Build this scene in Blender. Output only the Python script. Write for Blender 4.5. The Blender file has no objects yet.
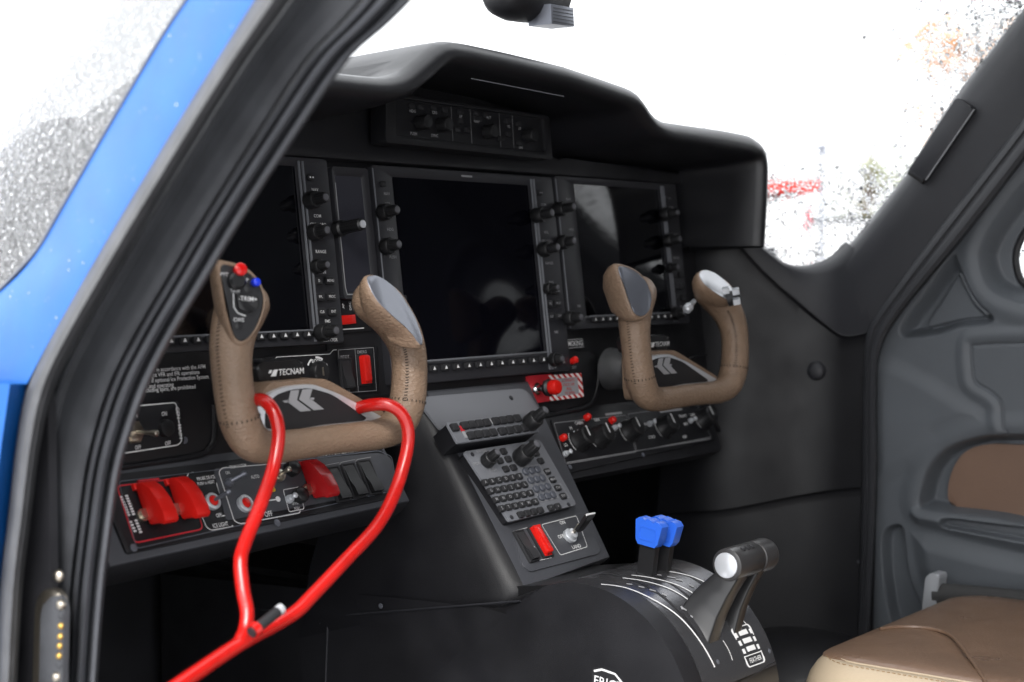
import bpy, bmesh, math, random
from mathutils import Vector, Matrix
random.seed(7)
scene = bpy.context.scene
COL = scene.collection
rad = math.radians
# ------------------------------------------------------------------ camera model (world origin = middle of the centre display)
FPX = 1592.0
TH = rad(51.9); PT = math.atan(79/1592)
s_, c_ = math.sin(TH), math.cos(TH)
RT = Vector((c_, -s_, 0))
FW = Vector((s_*math.cos(PT), c_*math.cos(PT), -math.sin(PT)))
UP = Vector((s_*math.sin(PT), c_*math.sin(PT), math.cos(PT)))
CAM = -1.876*(FW + RT*((460-512)/FPX) + UP*((341-275)/FPX))
def ray(x, y): return FW + RT*((x-512)/FPX) + UP*((341-y)/FPX)
def hit(x, y, O, N):
    d = ray(x, y); return CAM + d*((Vector(O)-CAM).dot(N)/d.dot(N))
def onX(x, y, X): return hit(x, y, Vector((X, 0, 0)), Vector((1, 0, 0)))
def onY(x, y, Y): return hit(x, y, Vector((0, Y, 0)), Vector((0, 1, 0)))
def onZ(x, y, Z): return hit(x, y, Vector((0, 0, Z)), Vector((0, 0, 1)))

class Plane:                       # a tilted face of the cockpit: u to the right, v up along the face, n out of it
    def __init__(s, O, tilt):
        a = rad(tilt); s.O = Vector(O); s.U = Vector((1, 0, 0))
        s.V = Vector((0, math.sin(a), math.cos(a))); s.N = Vector((0, -math.cos(a), math.sin(a)))
    def w(s, u, v, n=0): return s.O + s.U*u + s.V*v + s.N*n
    def at(s, x, y, n=0):
        P = hit(x, y, s.O + s.N*n, s.N) - s.O; return P.dot(s.U), P.dot(s.V)
class Frame(Plane):
    def __init__(s, O, U, V):
        s.O = Vector(O); s.U = Vector(U).normalized(); N = s.U.cross(Vector(V)).normalized(); s.N = N; s.V = N.cross(s.U).normalized()
class Drum:                        # curved top of the lever quadrant: u along X, v round the arc
    def __init__(s, yc, zc, R): s.yc, s.zc, s.R = yc, zc, R
    def w(s, u, v, n=0):
        a = -v/s.R; r = s.R+n
        return Vector((u, s.yc-r*math.sin(a), s.zc+r*math.cos(a)))
    def at(s, x, y, n=0):
        d = ray(x, y); oy, oz = CAM.y-s.yc, CAM.z-s.zc; R = s.R+n
        A = d.y**2+d.z**2; B = 2*(oy*d.y+oz*d.z); Cc = oy*oy+oz*oz-R*R
        D = max(0, B*B-4*A*Cc); t = (-B-math.sqrt(D))/(2*A); P = CAM+d*t
        return P.x, -s.R*math.atan2(-(P.y-s.yc), P.z-s.zc)
PAN = Plane((0, 0, 0), 7.24)
LOW = Plane((0, -.022, -.175), 30)
STK = Plane((0, -.02, -.133), 37)
DRM = Drum(-.27, -.445, .13)

# ------------------------------------------------------------------ materials
def mat(name, col, rough=.5, metal=0, bump=0, bscale=600, spec=.5, coat=0, var=0, vscale=8, emit=0, trans=0, ior=1.45, detail=4, stretch=None, bd=.001, rvar=0):
    m = bpy.data.materials.new(name); m.use_nodes = True; nt = m.node_tree; b = nt.nodes['Principled BSDF']
    b.inputs['Base Color'].default_value = (*col, 1); b.inputs['Roughness'].default_value = rough
    b.inputs['Metallic'].default_value = metal; b.inputs['Specular IOR Level'].default_value = spec
    b.inputs['Coat Weight'].default_value = coat; b.inputs['Coat Roughness'].default_value = .05
    b.inputs['Transmission Weight'].default_value = trans; b.inputs['IOR'].default_value = ior
    tc = nt.nodes.new('ShaderNodeTexCoord'); src = tc.outputs['Object']
    if stretch:
        mp = nt.nodes.new('ShaderNodeMapping'); mp.inputs['Scale'].default_value = stretch; nt.links.new(src, mp.inputs[0]); src = mp.outputs[0]
    if bump:
        n = nt.nodes.new('ShaderNodeTexNoise'); n.inputs['Scale'].default_value = bscale; n.inputs['Detail'].default_value = detail
        nt.links.new(src, n.inputs['Vector']); bp = nt.nodes.new('ShaderNodeBump'); bp.inputs['Strength'].default_value = bump
        bp.inputs['Distance'].default_value = bd; nt.links.new(n.outputs['Fac'], bp.inputs['Height']); nt.links.new(bp.outputs[0], b.inputs['Normal'])
    if var:
        n = nt.nodes.new('ShaderNodeTexNoise'); n.inputs['Scale'].default_value = vscale; n.inputs['Detail'].default_value = 6
        nt.links.new(src, n.inputs['Vector']); r = nt.nodes.new('ShaderNodeMapRange'); r.inputs[1].default_value = .3; r.inputs[2].default_value = .7
        r.inputs[3].default_value = 1-var; r.inputs[4].default_value = 1+var; nt.links.new(n.outputs['Fac'], r.inputs[0])
        mx = nt.nodes.new('ShaderNodeVectorMath'); mx.operation = 'SCALE'; mx.inputs[0].default_value = col; nt.links.new(r.outputs[0], mx.inputs['Scale'])
        nt.links.new(mx.outputs[0], b.inputs['Base Color'])
    if rvar:
        n = nt.nodes.new('ShaderNodeTexNoise'); n.inputs['Scale'].default_value = 18; n.inputs['Detail'].default_value = 8
        nt.links.new(tc.outputs['Object'], n.inputs['Vector']); r = nt.nodes.new('ShaderNodeMapRange'); r.inputs[1].default_value = .3; r.inputs[2].default_value = .7
        r.inputs[3].default_value = max(.02, rough-rvar); r.inputs[4].default_value = rough+rvar; nt.links.new(n.outputs['Fac'], r.inputs[0]); nt.links.new(r.outputs[0], b.inputs['Roughness'])
    return m
M = dict(
 plastic=mat('black moulded plastic', (.010, .010, .012), .5, bump=.45, bscale=1100, var=.3, bd=.0005, rvar=.1),
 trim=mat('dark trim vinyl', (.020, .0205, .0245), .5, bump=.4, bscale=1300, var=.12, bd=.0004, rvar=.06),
 face=mat('painted panel face', (.007, .007, .0088), .5, bump=.25, bscale=1800, bd=.0003, rvar=.08),
 console=mat('console grey paint', (.055, .057, .065), .42, bump=.3, bscale=1500, var=.1, bd=.0003, rvar=.08),
 bezel=mat('display bezel', (.023, .023, .027), .42, bump=.25, bscale=1800, bd=.0003, rvar=.06),
 unit=mat('avionics unit face', (.145, .15, .165), .45, bump=.25, bscale=1800, bd=.0003),
 screen=mat('display glass', (.0022, .0022, .0035), .06, spec=.45),
 screenc=mat('coated display glass', (.0025, .0025, .0045), .07, spec=.11),
 hood=mat('hood vinyl', (.010, .010, .012), .36, bump=.4, bscale=1400, bd=.0004, spec=.6),
 shadowtrim=mat('shade darkened plastic', (.0065, .0065, .0082), .5, bump=.4, bscale=1100, bd=.0005, var=.2, rvar=.06),  # black plastic darkened in colour to paint in the shade on these parts
 brushed=mat('brushed black plate', (.15, .15, .16), .25, metal=.8, bump=.15, bscale=500, bd=.0002, stretch=(1, 8, 8)),
 numkey=mat('blue grey number key', (.06, .065, .08), .45),
 screen2=mat('matt display glass', (.03, .03, .04), .25, spec=.5),
 knob=mat('black knob', (.012, .012, .013), .38, bump=.2, bscale=1500, bd=.0003),
 knobtip=mat('grey knob cap', (.09, .09, .1), .35),
 key=mat('rubber key', (.016, .016, .018), .55),
 white=mat('white print', (.72, .72, .72), .6),
 dim=mat('faded grey print', (.3, .3, .31), .6),
 red=mat('red plastic', (.62, .012, .008), .32, bump=.1, bscale=300, var=.06, rvar=.08),
 dred=mat('dark red plastic', (.36, .010, .012), .25),
 redline=mat('red print', (.45, .02, .03), .5),
 tube=mat('red coated tube', (.42, .009, .007), .26, coat=.3, bump=.35, bscale=60, bd=.0008, var=.12, vscale=40, rvar=.1),
 leather=mat('brown stitched leather', (.23, .156, .106), .36, bump=.6, bscale=230, detail=7, bd=.0028, var=.07, vscale=25, stretch=(1, 1, 2.4), rvar=.07),
 jtrim=mat('grey rubber edge trim', (.055, .058, .066), .5, bump=.4, bscale=900, bd=.0004, var=.15, vscale=30),
 seal2=mat('far door rubber', (.03, .031, .035), .55, bump=.3, bscale=600, bd=.0004),
 seat=mat('brown seat leather', (.19, .118, .078), .34, bump=.5, bscale=260, detail=6, bd=.0009, var=.12, vscale=12, rvar=.08),
 beige=mat('beige seat leather', (.46, .37, .26), .42, bump=.4, bscale=260, bd=.0007, var=.06),
 thread=mat('dark thread', (.03, .022, .018), .8),
 silver=mat('satin silver trim', (.6, .62, .65), .3, metal=.45, bump=.1, bscale=400, bd=.0003),
 gun=mat('gunmetal plate', (.17, .18, .21), .3, metal=.5),
 chrome=mat('polished steel', (.8, .8, .82), .12, metal=1),
 brass=mat('nickel switch metal', (.55, .5, .42), .3, metal=1),
 gold=mat('gold contact', (.7, .45, .12), .3, metal=1),
 blue=mat('blue lever plastic', (.025, .12, .6), .35, bump=.1, bscale=500),
 bluebtn=mat('blue button', (.01, .04, .7), .3),
 redbtn=mat('red button', (.65, .01, .01), .2),
 yellow=mat('yellow print', (.6, .38, .02), .4),
 paint=mat('metallic blue aircraft paint', (.002, .10, .385), .34, metal=.0, coat=.18, bump=.08, bscale=900, rvar=.05, var=.08, vscale=30),
 rubber=mat('black door rubber', (.062, .063, .066), .5, bump=.5, bscale=350, var=.25, vscale=40, bd=.0005),
 jamb=mat('door jamb rough black', (.04, .042, .047), .5, bump=.6, bscale=500, var=.2, vscale=30, bd=.0006),
 door=mat('blue grey door lining', (.102, .112, .124), .48, bump=.35, bscale=1100, var=.07, bd=.0005),
 insert=mat('brown leather insert', (.2, .125, .088), .45, bump=.4, bscale=350, bd=.0008, var=.1),
 drum=mat('satin black lever plate', (.012, .012, .013), .29, bump=.1, bscale=1200, bd=.0002, rvar=.02),
 webbing=mat('charcoal rod sleeve', (.05, .05, .05), .85, bump=.8, bscale=500),
 asphalt=mat('wet apron concrete', (.32, .32, .325), .35, var=.2, vscale=.3, bump=.2, bscale=20),
 wall=mat('white painted wall', (.75, .75, .75), .7, var=.05),
 redpaint=mat('red painted board', (.6, .04, .03), .5),
 carglass=mat('dark car window', (.02, .02, .025), .1),
 bark=mat('tree bark', (.12, .08, .055), .9, bump=.5, bscale=30),
 leafo=mat('orange autumn leaves', (.42, .17, .03), .7, var=.3, vscale=2),
 leafg=mat('yellow green leaves', (.17, .19, .05), .7, var=.3, vscale=2),
 tyre=mat('tyre rubber', (.02, .02, .02), .8),
 carpet=mat('dark floor carpet', (.014, .014, .015), .95, bump=.8, bscale=400),
)
def glassmat():                    # thin clear pane: lets light straight through, mirrors a little
    m = bpy.data.materials.new('clear window pane'); m.use_nodes = True; nt = m.node_tree; nt.nodes.clear()
    o = nt.nodes.new('ShaderNodeOutputMaterial'); t = nt.nodes.new('ShaderNodeBsdfTransparent'); t.inputs[0].default_value = (.97, .98, .98, 1)
    g = nt.nodes.new('ShaderNodeBsdfGlossy'); g.inputs['Roughness'].default_value = .02
    ge = nt.nodes.new('ShaderNodeNewGeometry'); dp = nt.nodes.new('ShaderNodeVectorMath'); dp.operation = 'DOT_PRODUCT'; nt.links.new(ge.outputs['Normal'], dp.inputs[0]); nt.links.new(ge.outputs['Incoming'], dp.inputs[1])
    ab = nt.nodes.new('ShaderNodeMath'); ab.operation = 'ABSOLUTE'; nt.links.new(dp.outputs['Value'], ab.inputs[0]); iv = nt.nodes.new('ShaderNodeMath'); iv.operation = 'SUBTRACT'; iv.inputs[0].default_value = 1; nt.links.new(ab.outputs[0], iv.inputs[1])
    pw = nt.nodes.new('ShaderNodeMath'); pw.operation = 'POWER'; pw.inputs[1].default_value = 5; nt.links.new(iv.outputs[0], pw.inputs[0]); f = nt.nodes.new('ShaderNodeMath'); f.operation = 'MULTIPLY_ADD'; f.inputs[1].default_value = .9; f.inputs[2].default_value = .05; nt.links.new(pw.outputs[0], f.inputs[0])
    x = nt.nodes.new('ShaderNodeMixShader'); nt.links.new(f.outputs[0], x.inputs[0]); nt.links.new(t.outputs[0], x.inputs[1]); nt.links.new(g.outputs[0], x.inputs[2]); nt.links.new(x.outputs[0], o.inputs[0])
    return m
M['pane'] = glassmat()
def hazemat():                     # windshield: clear on one side, near side whitened by painted haze and wet speckle
    m = glassmat(); m.name = 'hazed windshield'; nt = m.node_tree; out = [n for n in nt.nodes if n.type == 'OUTPUT_MATERIAL'][0]; src = out.inputs[0].links[0].from_socket
    tr = nt.nodes.new('ShaderNodeBsdfTranslucent'); tr.inputs[0].default_value = (.24, .245, .25, 1); df = nt.nodes.new('ShaderNodeBsdfDiffuse'); df.inputs[0].default_value = (.2, .205, .21, 1)
    a = nt.nodes.new('ShaderNodeAddShader'); nt.links.new(tr.outputs[0], a.inputs[0]); nt.links.new(df.outputs[0], a.inputs[1])
    tc = nt.nodes.new('ShaderNodeTexCoord'); sp = nt.nodes.new('ShaderNodeSeparateXYZ'); nt.links.new(tc.outputs['Object'], sp.inputs[0])
    mr = nt.nodes.new('ShaderNodeMapRange'); mr.inputs[1].default_value = -.1; mr.inputs[2].default_value = -.42; mr.inputs[3].default_value = 0; mr.inputs[4].default_value = .62; nt.links.new(sp.outputs['X'], mr.inputs[0])
    nz = nt.nodes.new('ShaderNodeTexNoise'); nz.inputs['Scale'].default_value = 260; nz.inputs['Detail'].default_value = 5; nt.links.new(tc.outputs['Object'], nz.inputs['Vector'])
    m2 = nt.nodes.new('ShaderNodeMapRange'); m2.inputs[1].default_value = .42; m2.inputs[2].default_value = .56; m2.inputs[3].default_value = .6; m2.inputs[4].default_value = 1.35; nt.links.new(nz.outputs['Fac'], m2.inputs[0])
    mu = nt.nodes.new('ShaderNodeMath'); mu.operation = 'MULTIPLY'; mu.use_clamp = True; nt.links.new(mr.outputs[0], mu.inputs[0]); nt.links.new(m2.outputs[0], mu.inputs[1])
    x = nt.nodes.new('ShaderNodeMixShader'); nt.links.new(mu.outputs[0], x.inputs[0]); nt.links.new(src, x.inputs[1]); nt.links.new(a.outputs[0], x.inputs[2]); nt.links.new(x.outputs[0], out.inputs[0]); return m
M['haze'] = hazemat()
M['drop'] = mat('water drops', (1, 1, 1), .0, trans=1, ior=1.33)
def stripes():                     # red and white warning stripes
    m = mat('warning stripes', (.7, .7, .7), .5); nt = m.node_tree; b = nt.nodes['Principled BSDF']
    tc = nt.nodes.new('ShaderNodeTexCoord'); w = nt.nodes.new('ShaderNodeTexWave'); w.wave_type = 'BANDS'; w.bands_direction = 'DIAGONAL'; w.inputs['Scale'].default_value = 55
    w.inputs['Phase Offset'].default_value = 1
    nt.links.new(tc.outputs['Object'], w.inputs[0]); r = nt.nodes.new('ShaderNodeValToRGB'); r.color_ramp.interpolation = 'CONSTANT'
    r.color_ramp.elements[0].color = (.5, .015, .015, 1); r.color_ramp.elements[1].position = .5; r.color_ramp.elements[1].color = (.75, .73, .72, 1)
    nt.links.new(w.outputs['Fac'], r.inputs[0]); nt.links.new(r.outputs[0], b.inputs['Base Color']); return m
M['stripe'] = stripes()

# ------------------------------------------------------------------ object helpers
def thing(name, label, cat, loc, group=None):
    o = bpy.data.objects.new(name, None); COL.objects.link(o); o.location = loc; o.empty_display_size = .05
    o['label'] = label; o['category'] = cat
    if group: o['group'] = group
    return o
def rootloc(p):
    q = p; v = Vector((0, 0, 0))
    while q: v = v + q.location; q = q.parent
    return v
def part(name, bm, m, parent, label=None, smooth=40, kind=None):
    me = bpy.data.meshes.new(name)
    bmesh.ops.recalc_face_normals(bm, faces=bm.faces)
    base = rootloc(parent) if parent else Vector((0, 0, 0))
    bmesh.ops.translate(bm, verts=bm.verts, vec=-base)
    bm.to_mesh(me); bm.free()
    for p in me.polygons: p.use_smooth = True
    me.set_sharp_from_angle(angle=rad(smooth))
    me.materials.append(M[m] if isinstance(m, str) else m)
    o = bpy.data.objects.new(name, me); COL.objects.link(o); o.parent = parent
    if label: o['label'] = label
    if kind: o['kind'] = kind
    return o
def solo(name, bm, m, label, cat, loc, group=None, smooth=40):
    loc = Vector(loc); bmesh.ops.translate(bm, verts=bm.verts, vec=-loc)
    o = part(name, bm, m, None, smooth=smooth); o.location = loc; o['label'] = label; o['category'] = cat
    if group: o['group'] = group
    return o
def struct(name, bm, m):
    o = part(name, bm, m, None); o['kind'] = 'structure'; return o
B = bmesh.new

# ------------------------------------------------------------------ shape helpers
def rrect(u0, u1, v0, v1, r=0, seg=4):
    if r <= 0: return [(u0, v0), (u1, v0), (u1, v1), (u0, v1)]
    out = []
    for cu, cv, a0 in ((u1-r, v0+r, -90), (u1-r, v1-r, 0), (u0+r, v1-r, 90), (u0+r, v0+r, 180)):
        for k in range(seg+1):
            a = rad(a0+90*k/seg); out.append((cu+r*math.cos(a), cv+r*math.sin(a)))
    return out
def rpoly(pts, r, seg=4):          # round the corners of a polygon
    out = []; n = len(pts)
    for i in range(n):
        P = Vector(pts[i]); A = Vector(pts[i-1]); Bb = Vector(pts[(i+1) % n])
        a = (A-P); b = (Bb-P); rr = r[i] if isinstance(r, (list, tuple)) else r
        if rr <= 0: out.append(tuple(P)); continue
        d = min(rr, a.length*.45, b.length*.45); p0 = P+a.normalized()*d; p1 = P+b.normalized()*d
        for k in range(seg+1):
            t = k/seg; q = p0*(1-t)**2+P*2*t*(1-t)+p1*t*t; out.append(tuple(q))
    return out
def prism(bm, F, pts, n0, n1, bev=0, seg=2):
    lo = [bm.verts.new(F.w(u, v, n0)) for u, v in pts]; hi = [bm.verts.new(F.w(u, v, n1)) for u, v in pts]; n = len(pts)
    for i in range(n): bm.faces.new((lo[i], lo[(i+1) % n], hi[(i+1) % n], hi[i]))
    bm.faces.new(lo[::-1]); top = bm.faces.new(hi)
    if bev > 0: bmesh.ops.bevel(bm, geom=list(top.edges), offset=bev, segments=seg, profile=.5, affect='EDGES', clamp_overlap=True)
    return bm
def pbox(bm, F, cu, cv, su, sv, n0, n1, bev=0, r=0):
    return prism(bm, F, rrect(cu-su/2, cu+su/2, cv-sv/2, cv+sv/2, r, 3), n0, n1, bev)
def ring(bm, F, outer, inner, n0, n1, bev=0, nin=None):
    n = len(outer)
    ol = [bm.verts.new(F.w(u, v, n0)) for u, v in outer]; oh = [bm.verts.new(F.w(u, v, n1)) for u, v in outer]
    il = [bm.verts.new(F.w(u, v, n0)) for u, v in inner]; ih = [bm.verts.new(F.w(u, v, n1 if nin is None else nin)) for u, v in inner]
    es = []
    for i in range(n):
        j = (i+1) % n
        bm.faces.new((ol[i], ol[j], oh[j], oh[i])); bm.faces.new((oh[i], oh[j], ih[j], ih[i])); bm.faces.new((ih[i], ih[j], il[j], il[i]))
    if bev:
        bm.edges.ensure_lookup_table()
        es = [e for e in bm.edges if (e.verts[0] in oh and e.verts[1] in oh) or (e.verts[0] in ih and e.verts[1] in ih)]
        bmesh.ops.bevel(bm, geom=es, offset=bev, segments=2, profile=.5, affect='EDGES')
    return bm
def stroke(bm, F, pts, w, n=.0004, closed=False, h=.0):
    m = len(pts); L = []
    for i in range(m):
        P = Vector(pts[i]); A = Vector(pts[i-1] if (i or closed) else pts[0]); Bb = Vector(pts[(i+1) % m] if (i < m-1 or closed) else pts[-1])
        d1 = (P-A); d2 = (Bb-P); d = (d1.normalized() if d1.length else Vector((0, 0)))+(d2.normalized() if d2.length else Vector((0, 0)))
        if d.length < 1e-9: d = Vector((1, 0))
        d.normalize(); q = Vector((-d.y, d.x))*w/2; L.append((P+q, P-q))
    V = [(bm.verts.new(F.w(a.x, a.y, n)), bm.verts.new(F.w(b.x, b.y, n))) for a, b in L]
    for i in range(m-1+(1 if closed else 0)):
        a, b = V[i], V[(i+1) % m]; bm.faces.new((a[0], a[1], b[1], b[0]))
    return bm
def spline(pts, per=6, closed=False):
    P = [Vector(p) for p in pts]; n = len(P); out = []
    rng = range(n if closed else n-1)
    for i in rng:
        if closed: a, b, c, d = P[i-1], P[i], P[(i+1) % n], P[(i+2) % n]
        else: a, b, c, d = P[max(i-1, 0)], P[i], P[i+1], P[min(i+2, n-1)]
        for k in range(per):
            t = k/per; out.append(.5*((2*b)+(c-a)*t+(2*a-5*b+4*c-d)*t*t+(3*b-a-3*c+d)*t*t*t))
    if not closed: out.append(P[-1])
    return out
def tube(bm, pts, r, seg=16, cap=True, up=Vector((0, 0, 1)), ratio=None, capround=True):
    n = len(pts); R = r if isinstance(r, (list, tuple)) else [r]*n
    Q = ratio if isinstance(ratio, (list, tuple)) else [ratio or 1]*n
    rows = []; prev = None
    for i in range(n):
        t = (pts[min(i+1, n-1)]-pts[max(i-1, 0)]).normalized()
        if prev is None:
            a = t.cross(up)
            if a.length < 1e-3: a = t.cross(Vector((0, 1, 0)))
            a.normalize()
        else: a = (prev-t*prev.dot(t)).normalized()
        prev = a; b = t.cross(a)
        rows.append([bm.verts.new(pts[i]+(a*math.cos(2*math.pi*k/seg)*Q[i]+b*math.sin(2*math.pi*k/seg))*R[i]) for k in range(seg)])
    for i in range(n-1):
        for k in range(seg):
            bm.faces.new((rows[i][k], rows[i][(k+1) % seg], rows[i+1][(k+1) % seg], rows[i+1][k]))
    if cap: bm.faces.new(rows[0][::-1]); bm.faces.new(rows[-1])
    return bm
def lathe(bm, p0, ax, prof, seg=20, flute=0, nfl=0):
    ax = Vector(ax).normalized(); a = ax.cross(Vector((0, 0, 1)))
    if a.length < 1e-3: a = ax.cross(Vector((1, 0, 0)))
    a.normalize(); b = ax.cross(a); rows = []
    for d, r in prof:
        rows.append([bm.verts.new(Vector(p0)+ax*d+(a*math.cos(2*math.pi*k/seg)+b*math.sin(2*math.pi*k/seg))*(r-(flute if (flute and k % 2 and r > 2*flute) else 0))) for k in range(seg)])
    for i in range(len(rows)-1):
        for k in range(seg): bm.faces.new((rows[i][k], rows[i][(k+1) % seg], rows[i+1][(k+1) % seg], rows[i+1][k]))
    bm.faces.new(rows[0][::-1]); bm.faces.new(rows[-1])
    return bm
def loft(bm, rows, closed=False):
    V = [[bm.verts.new(p) for p in r] for r in rows]
    for i in range(len(V)-1):
        m = len(V[i])
        for k in range(m-(0 if closed else 1)):
            bm.faces.new((V[i][k], V[i][(k+1) % m], V[i+1][(k+1) % m], V[i+1][k]))
    return bm
def text(bm, F, s, u, v, h, n=.0005, align='LEFT', rot=0, sx=1, sp=1):
    cu = bpy.data.curves.new('t', 'FONT'); cu.body = s; cu.size = h*1.38; cu.align_x = align; cu.align_y = 'CENTER'; cu.resolution_u = 2; cu.space_line = sp; cu.offset = h*.008
    o = bpy.data.objects.new('t', cu); COL.objects.link(o)
    dg = bpy.context.evaluated_depsgraph_get(); me = bpy.data.meshes.new_from_object(o.evaluated_get(dg))
    ca, sa = math.cos(rot), math.sin(rot)
    vs = [bm.verts.new(F.w(u+(q.co.x*sx*ca-q.co.y*sa), v+(q.co.x*sx*sa+q.co.y*ca), n)) for q in me.vertices]
    for p in me.polygons:
        try: bm.faces.new([vs[i] for i in p.vertices])
        except ValueError: pass
    bpy.data.objects.remove(o); bpy.data.curves.remove(cu); bpy.data.meshes.remove(me)
    return bm
def resample(pts, n):
    P = [Vector(p) for p in pts]; L = [0]
    for i in range(1, len(P)): L.append(L[-1]+(P[i]-P[i-1]).length)
    out = []; j = 0
    for k in range(n):
        t = L[-1]*k/(n-1)
        while j < len(P)-2 and L[j+1] < t: j += 1
        f = (t-L[j])/max(1e-9, L[j+1]-L[j]); out.append(P[j].lerp(P[j+1], min(1, f)))
    return out
def A(F, pts, n=0): return [F.at(x, y, n) for x, y in pts]
def screw(bm, F, u, v, n, r=.0025): return lathe(bm, F.w(u, v, n), F.N, [(0, r), (.0008, r), (.0012, r*.6)], 10)

# ================================================================== CAMERA / WORLD / LIGHT
cd = bpy.data.cameras.new('camera'); cam = bpy.data.objects.new('camera', cd); COL.objects.link(cam); scene.camera = cam
cam.matrix_world = Matrix(((RT.x, UP.x, -FW.x, CAM.x), (RT.y, UP.y, -FW.y, CAM.y), (RT.z, UP.z, -FW.z, CAM.z), (0, 0, 0, 1)))
cd.sensor_width = 36; cd.lens = FPX/1024*36; cd.clip_start = .02; cd.clip_end = 3000
cd.dof.use_dof = True; cd.dof.focus_distance = 1.72; cd.dof.aperture_fstop = 5.0
w = bpy.data.worlds.new('World'); scene.world = w; w.use_nodes = True; nt = w.node_tree
bg = nt.nodes['Background']; sky = nt.nodes.new('ShaderNodeTexSky'); sky.sky_type = 'NISHITA'; sky.sun_disc = False
SEL, SAZ = rad(42), rad(-125)
sky.sun_elevation = SEL; sky.sun_rotation = SAZ; sky.dust_density = 4; sky.air_density = 1
hs = nt.nodes.new('ShaderNodeHueSaturation'); hs.inputs['Saturation'].default_value = .12
mixc = nt.nodes.new('ShaderNodeMix'); mixc.data_type = 'RGBA'; mixc.inputs[0].default_value = .75     # cloud layer over the sky
mixc.inputs[7].default_value = (11, 11.2, 11.6, 1)
nt.links.new(sky.outputs[0], hs.inputs['Color']); nt.links.new(hs.outputs[0], mixc.inputs[6]); nt.links.new(mixc.outputs[2], bg.inputs[0]); bg.inputs[1].default_value = .1
sl = bpy.data.lights.new('sun', 'SUN'); sl.energy = 1.5; sl.angle = rad(25); sl.color = (1, .97, .93)
so = bpy.data.objects.new('sun', sl); COL.objects.link(so)
sd = Vector((math.sin(SAZ)*math.cos(SEL), math.cos(SAZ)*math.cos(SEL), math.sin(SEL)))      # towards the sun: behind and left of the camera
so.rotation_euler = sd.to_track_quat('Z', 'Y').to_euler(); so.location = (-3, -3, 4)
scene.view_settings.view_transform = 'Standard'; scene.view_settings.look = 'None'; scene.cycles.transparent_max_bounces = 24; scene.view_settings.exposure = 1.55; scene.view_settings.gamma = 1
scene.render.engine = 'CYCLES'
# ================================================================== FUSELAGE
GZ = -1.75
fus = thing('aircraft_fuselage', 'blue twin aircraft nose and cabin with open front door and wet windshield', 'aircraft', (0, -.5, -.9))
# --- near door pillar: strips unprojected on planes parallel to the cabin side, each with its own depth
B0 = [(215, -40), (195, -12), (165, 32), (110, 125), (70, 195), (35, 255), (0, 292), (-60, 340), (-75, 385)]
B1 = [(287, -50), (262, -12), (175, 127), (100, 252), (50, 340), (27, 390), (17, 440), (8, 520), (0, 590), (-6, 720)]
INN = [(440, -38), (412, 0), (385, 27), (347, 62), (292, 143), (243, 219), (205, 283), (178, 328), (152, 378), (133, 428), (120, 475), (110, 545), (103, 610), (95, 720)]
NS = 60
b1 = resample(spline([(*q, 0) for q in B1], 8), NS); inn = resample(spline([(*q, 0) for q in INN], 8), NS)
def strip(f0, f1, prof, name, m, extra=None):     # prof: list of (fraction across, X)
    fine = []
    for i in range(len(prof)-1):
        for k in range(4):
            t = k/4; tt = t*t*(3-2*t); fine.append((prof[i][0]+(prof[i+1][0]-prof[i][0])*t, prof[i][1]+(prof[i+1][1]-prof[i][1])*tt))
    fine.append(prof[-1]); rows = []
    for f, X in fine:
        rows.append([onX(*(b1[i].lerp(inn[i], f)).xy, X) for i in range(NS)])
    bm = B(); loft(bm, rows)
    if extra: extra(bm, rows)
    return part(name, bm, m, fus)
strip(0, 1, [(-.005, -.672), (.02, -.684), (.07, -.697), (.12, -.70), (.17, -.693), (.21, -.675), (.23, -.66)], 'door_seal', 'rubber')
strip(0, 1, [(.225, -.655), (.25, -.662), (.28, -.661), (.31, -.657), (.34, -.653), (.42, -.652), (.55, -.65), (.66, -.648), (.69, -.64)], 'door_jamb', 'jamb')
def ret(bm, rows):                                  # inner return of the frame, running into the cabin
    last = rows[-1]
    r2 = [p+Vector((.02, .03, 0)) for p in last]; r3 = [p+Vector((.05, .085, 0)) for p in last]
    loft(bm, [last, r2, r3])
strip(0, 1, [(.685, -.634), (.71, -.648), (.74, -.654), (.77, -.645), (.80, -.655), (.83, -.66), (.86, -.655), (.89, -.644), (.93, -.65), (.97, -.648), (1.0, -.632)], 'edge_trim', 'jtrim', ret)
# blue outer skin of the pillar, curving away towards the windshield
b0 = resample(spline([(*q, 0) for q in B0], 8), 40); b1u = resample(spline([(*q, 0) for q in [(287, -50), (262, -12), (175, 127), (100, 252), (50, 340), (27, 384)]], 8), 40)
rows = []
for k in range(9):
    f = k/8; X = -.674-.014*math.sin(math.pi*(.15+.85*f)) if f < 1 else -.655
    X = -.676+.016*f**1.3
    rows.append([onX(*(b1u[i].lerp(b0[i], f)).xy, X) for i in range(40)])
bm = B(); loft(bm, rows); part('pillar_skin', bm, 'paint', fus)
bm = B(); P0 = [onX(*q, -.668) for q in [(27, 385.5), (17, 440), (8, 520), (0, 590), (-6, 720)]]
P1 = [onX(*q, -.695) for q in [(10, 384), (2, 440), (-8, 520), (-14, 590), (-20, 720)]]
P2 = [p+Vector((-.01, .25, .0)) for p in P1]; P3 = [Vector((-.66, 1.1, p.z*.9-.05)) for p in P1]
loft(bm, [P0, P1, P2, P3]); part('nose_skin', bm, 'paint', fus)
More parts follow.
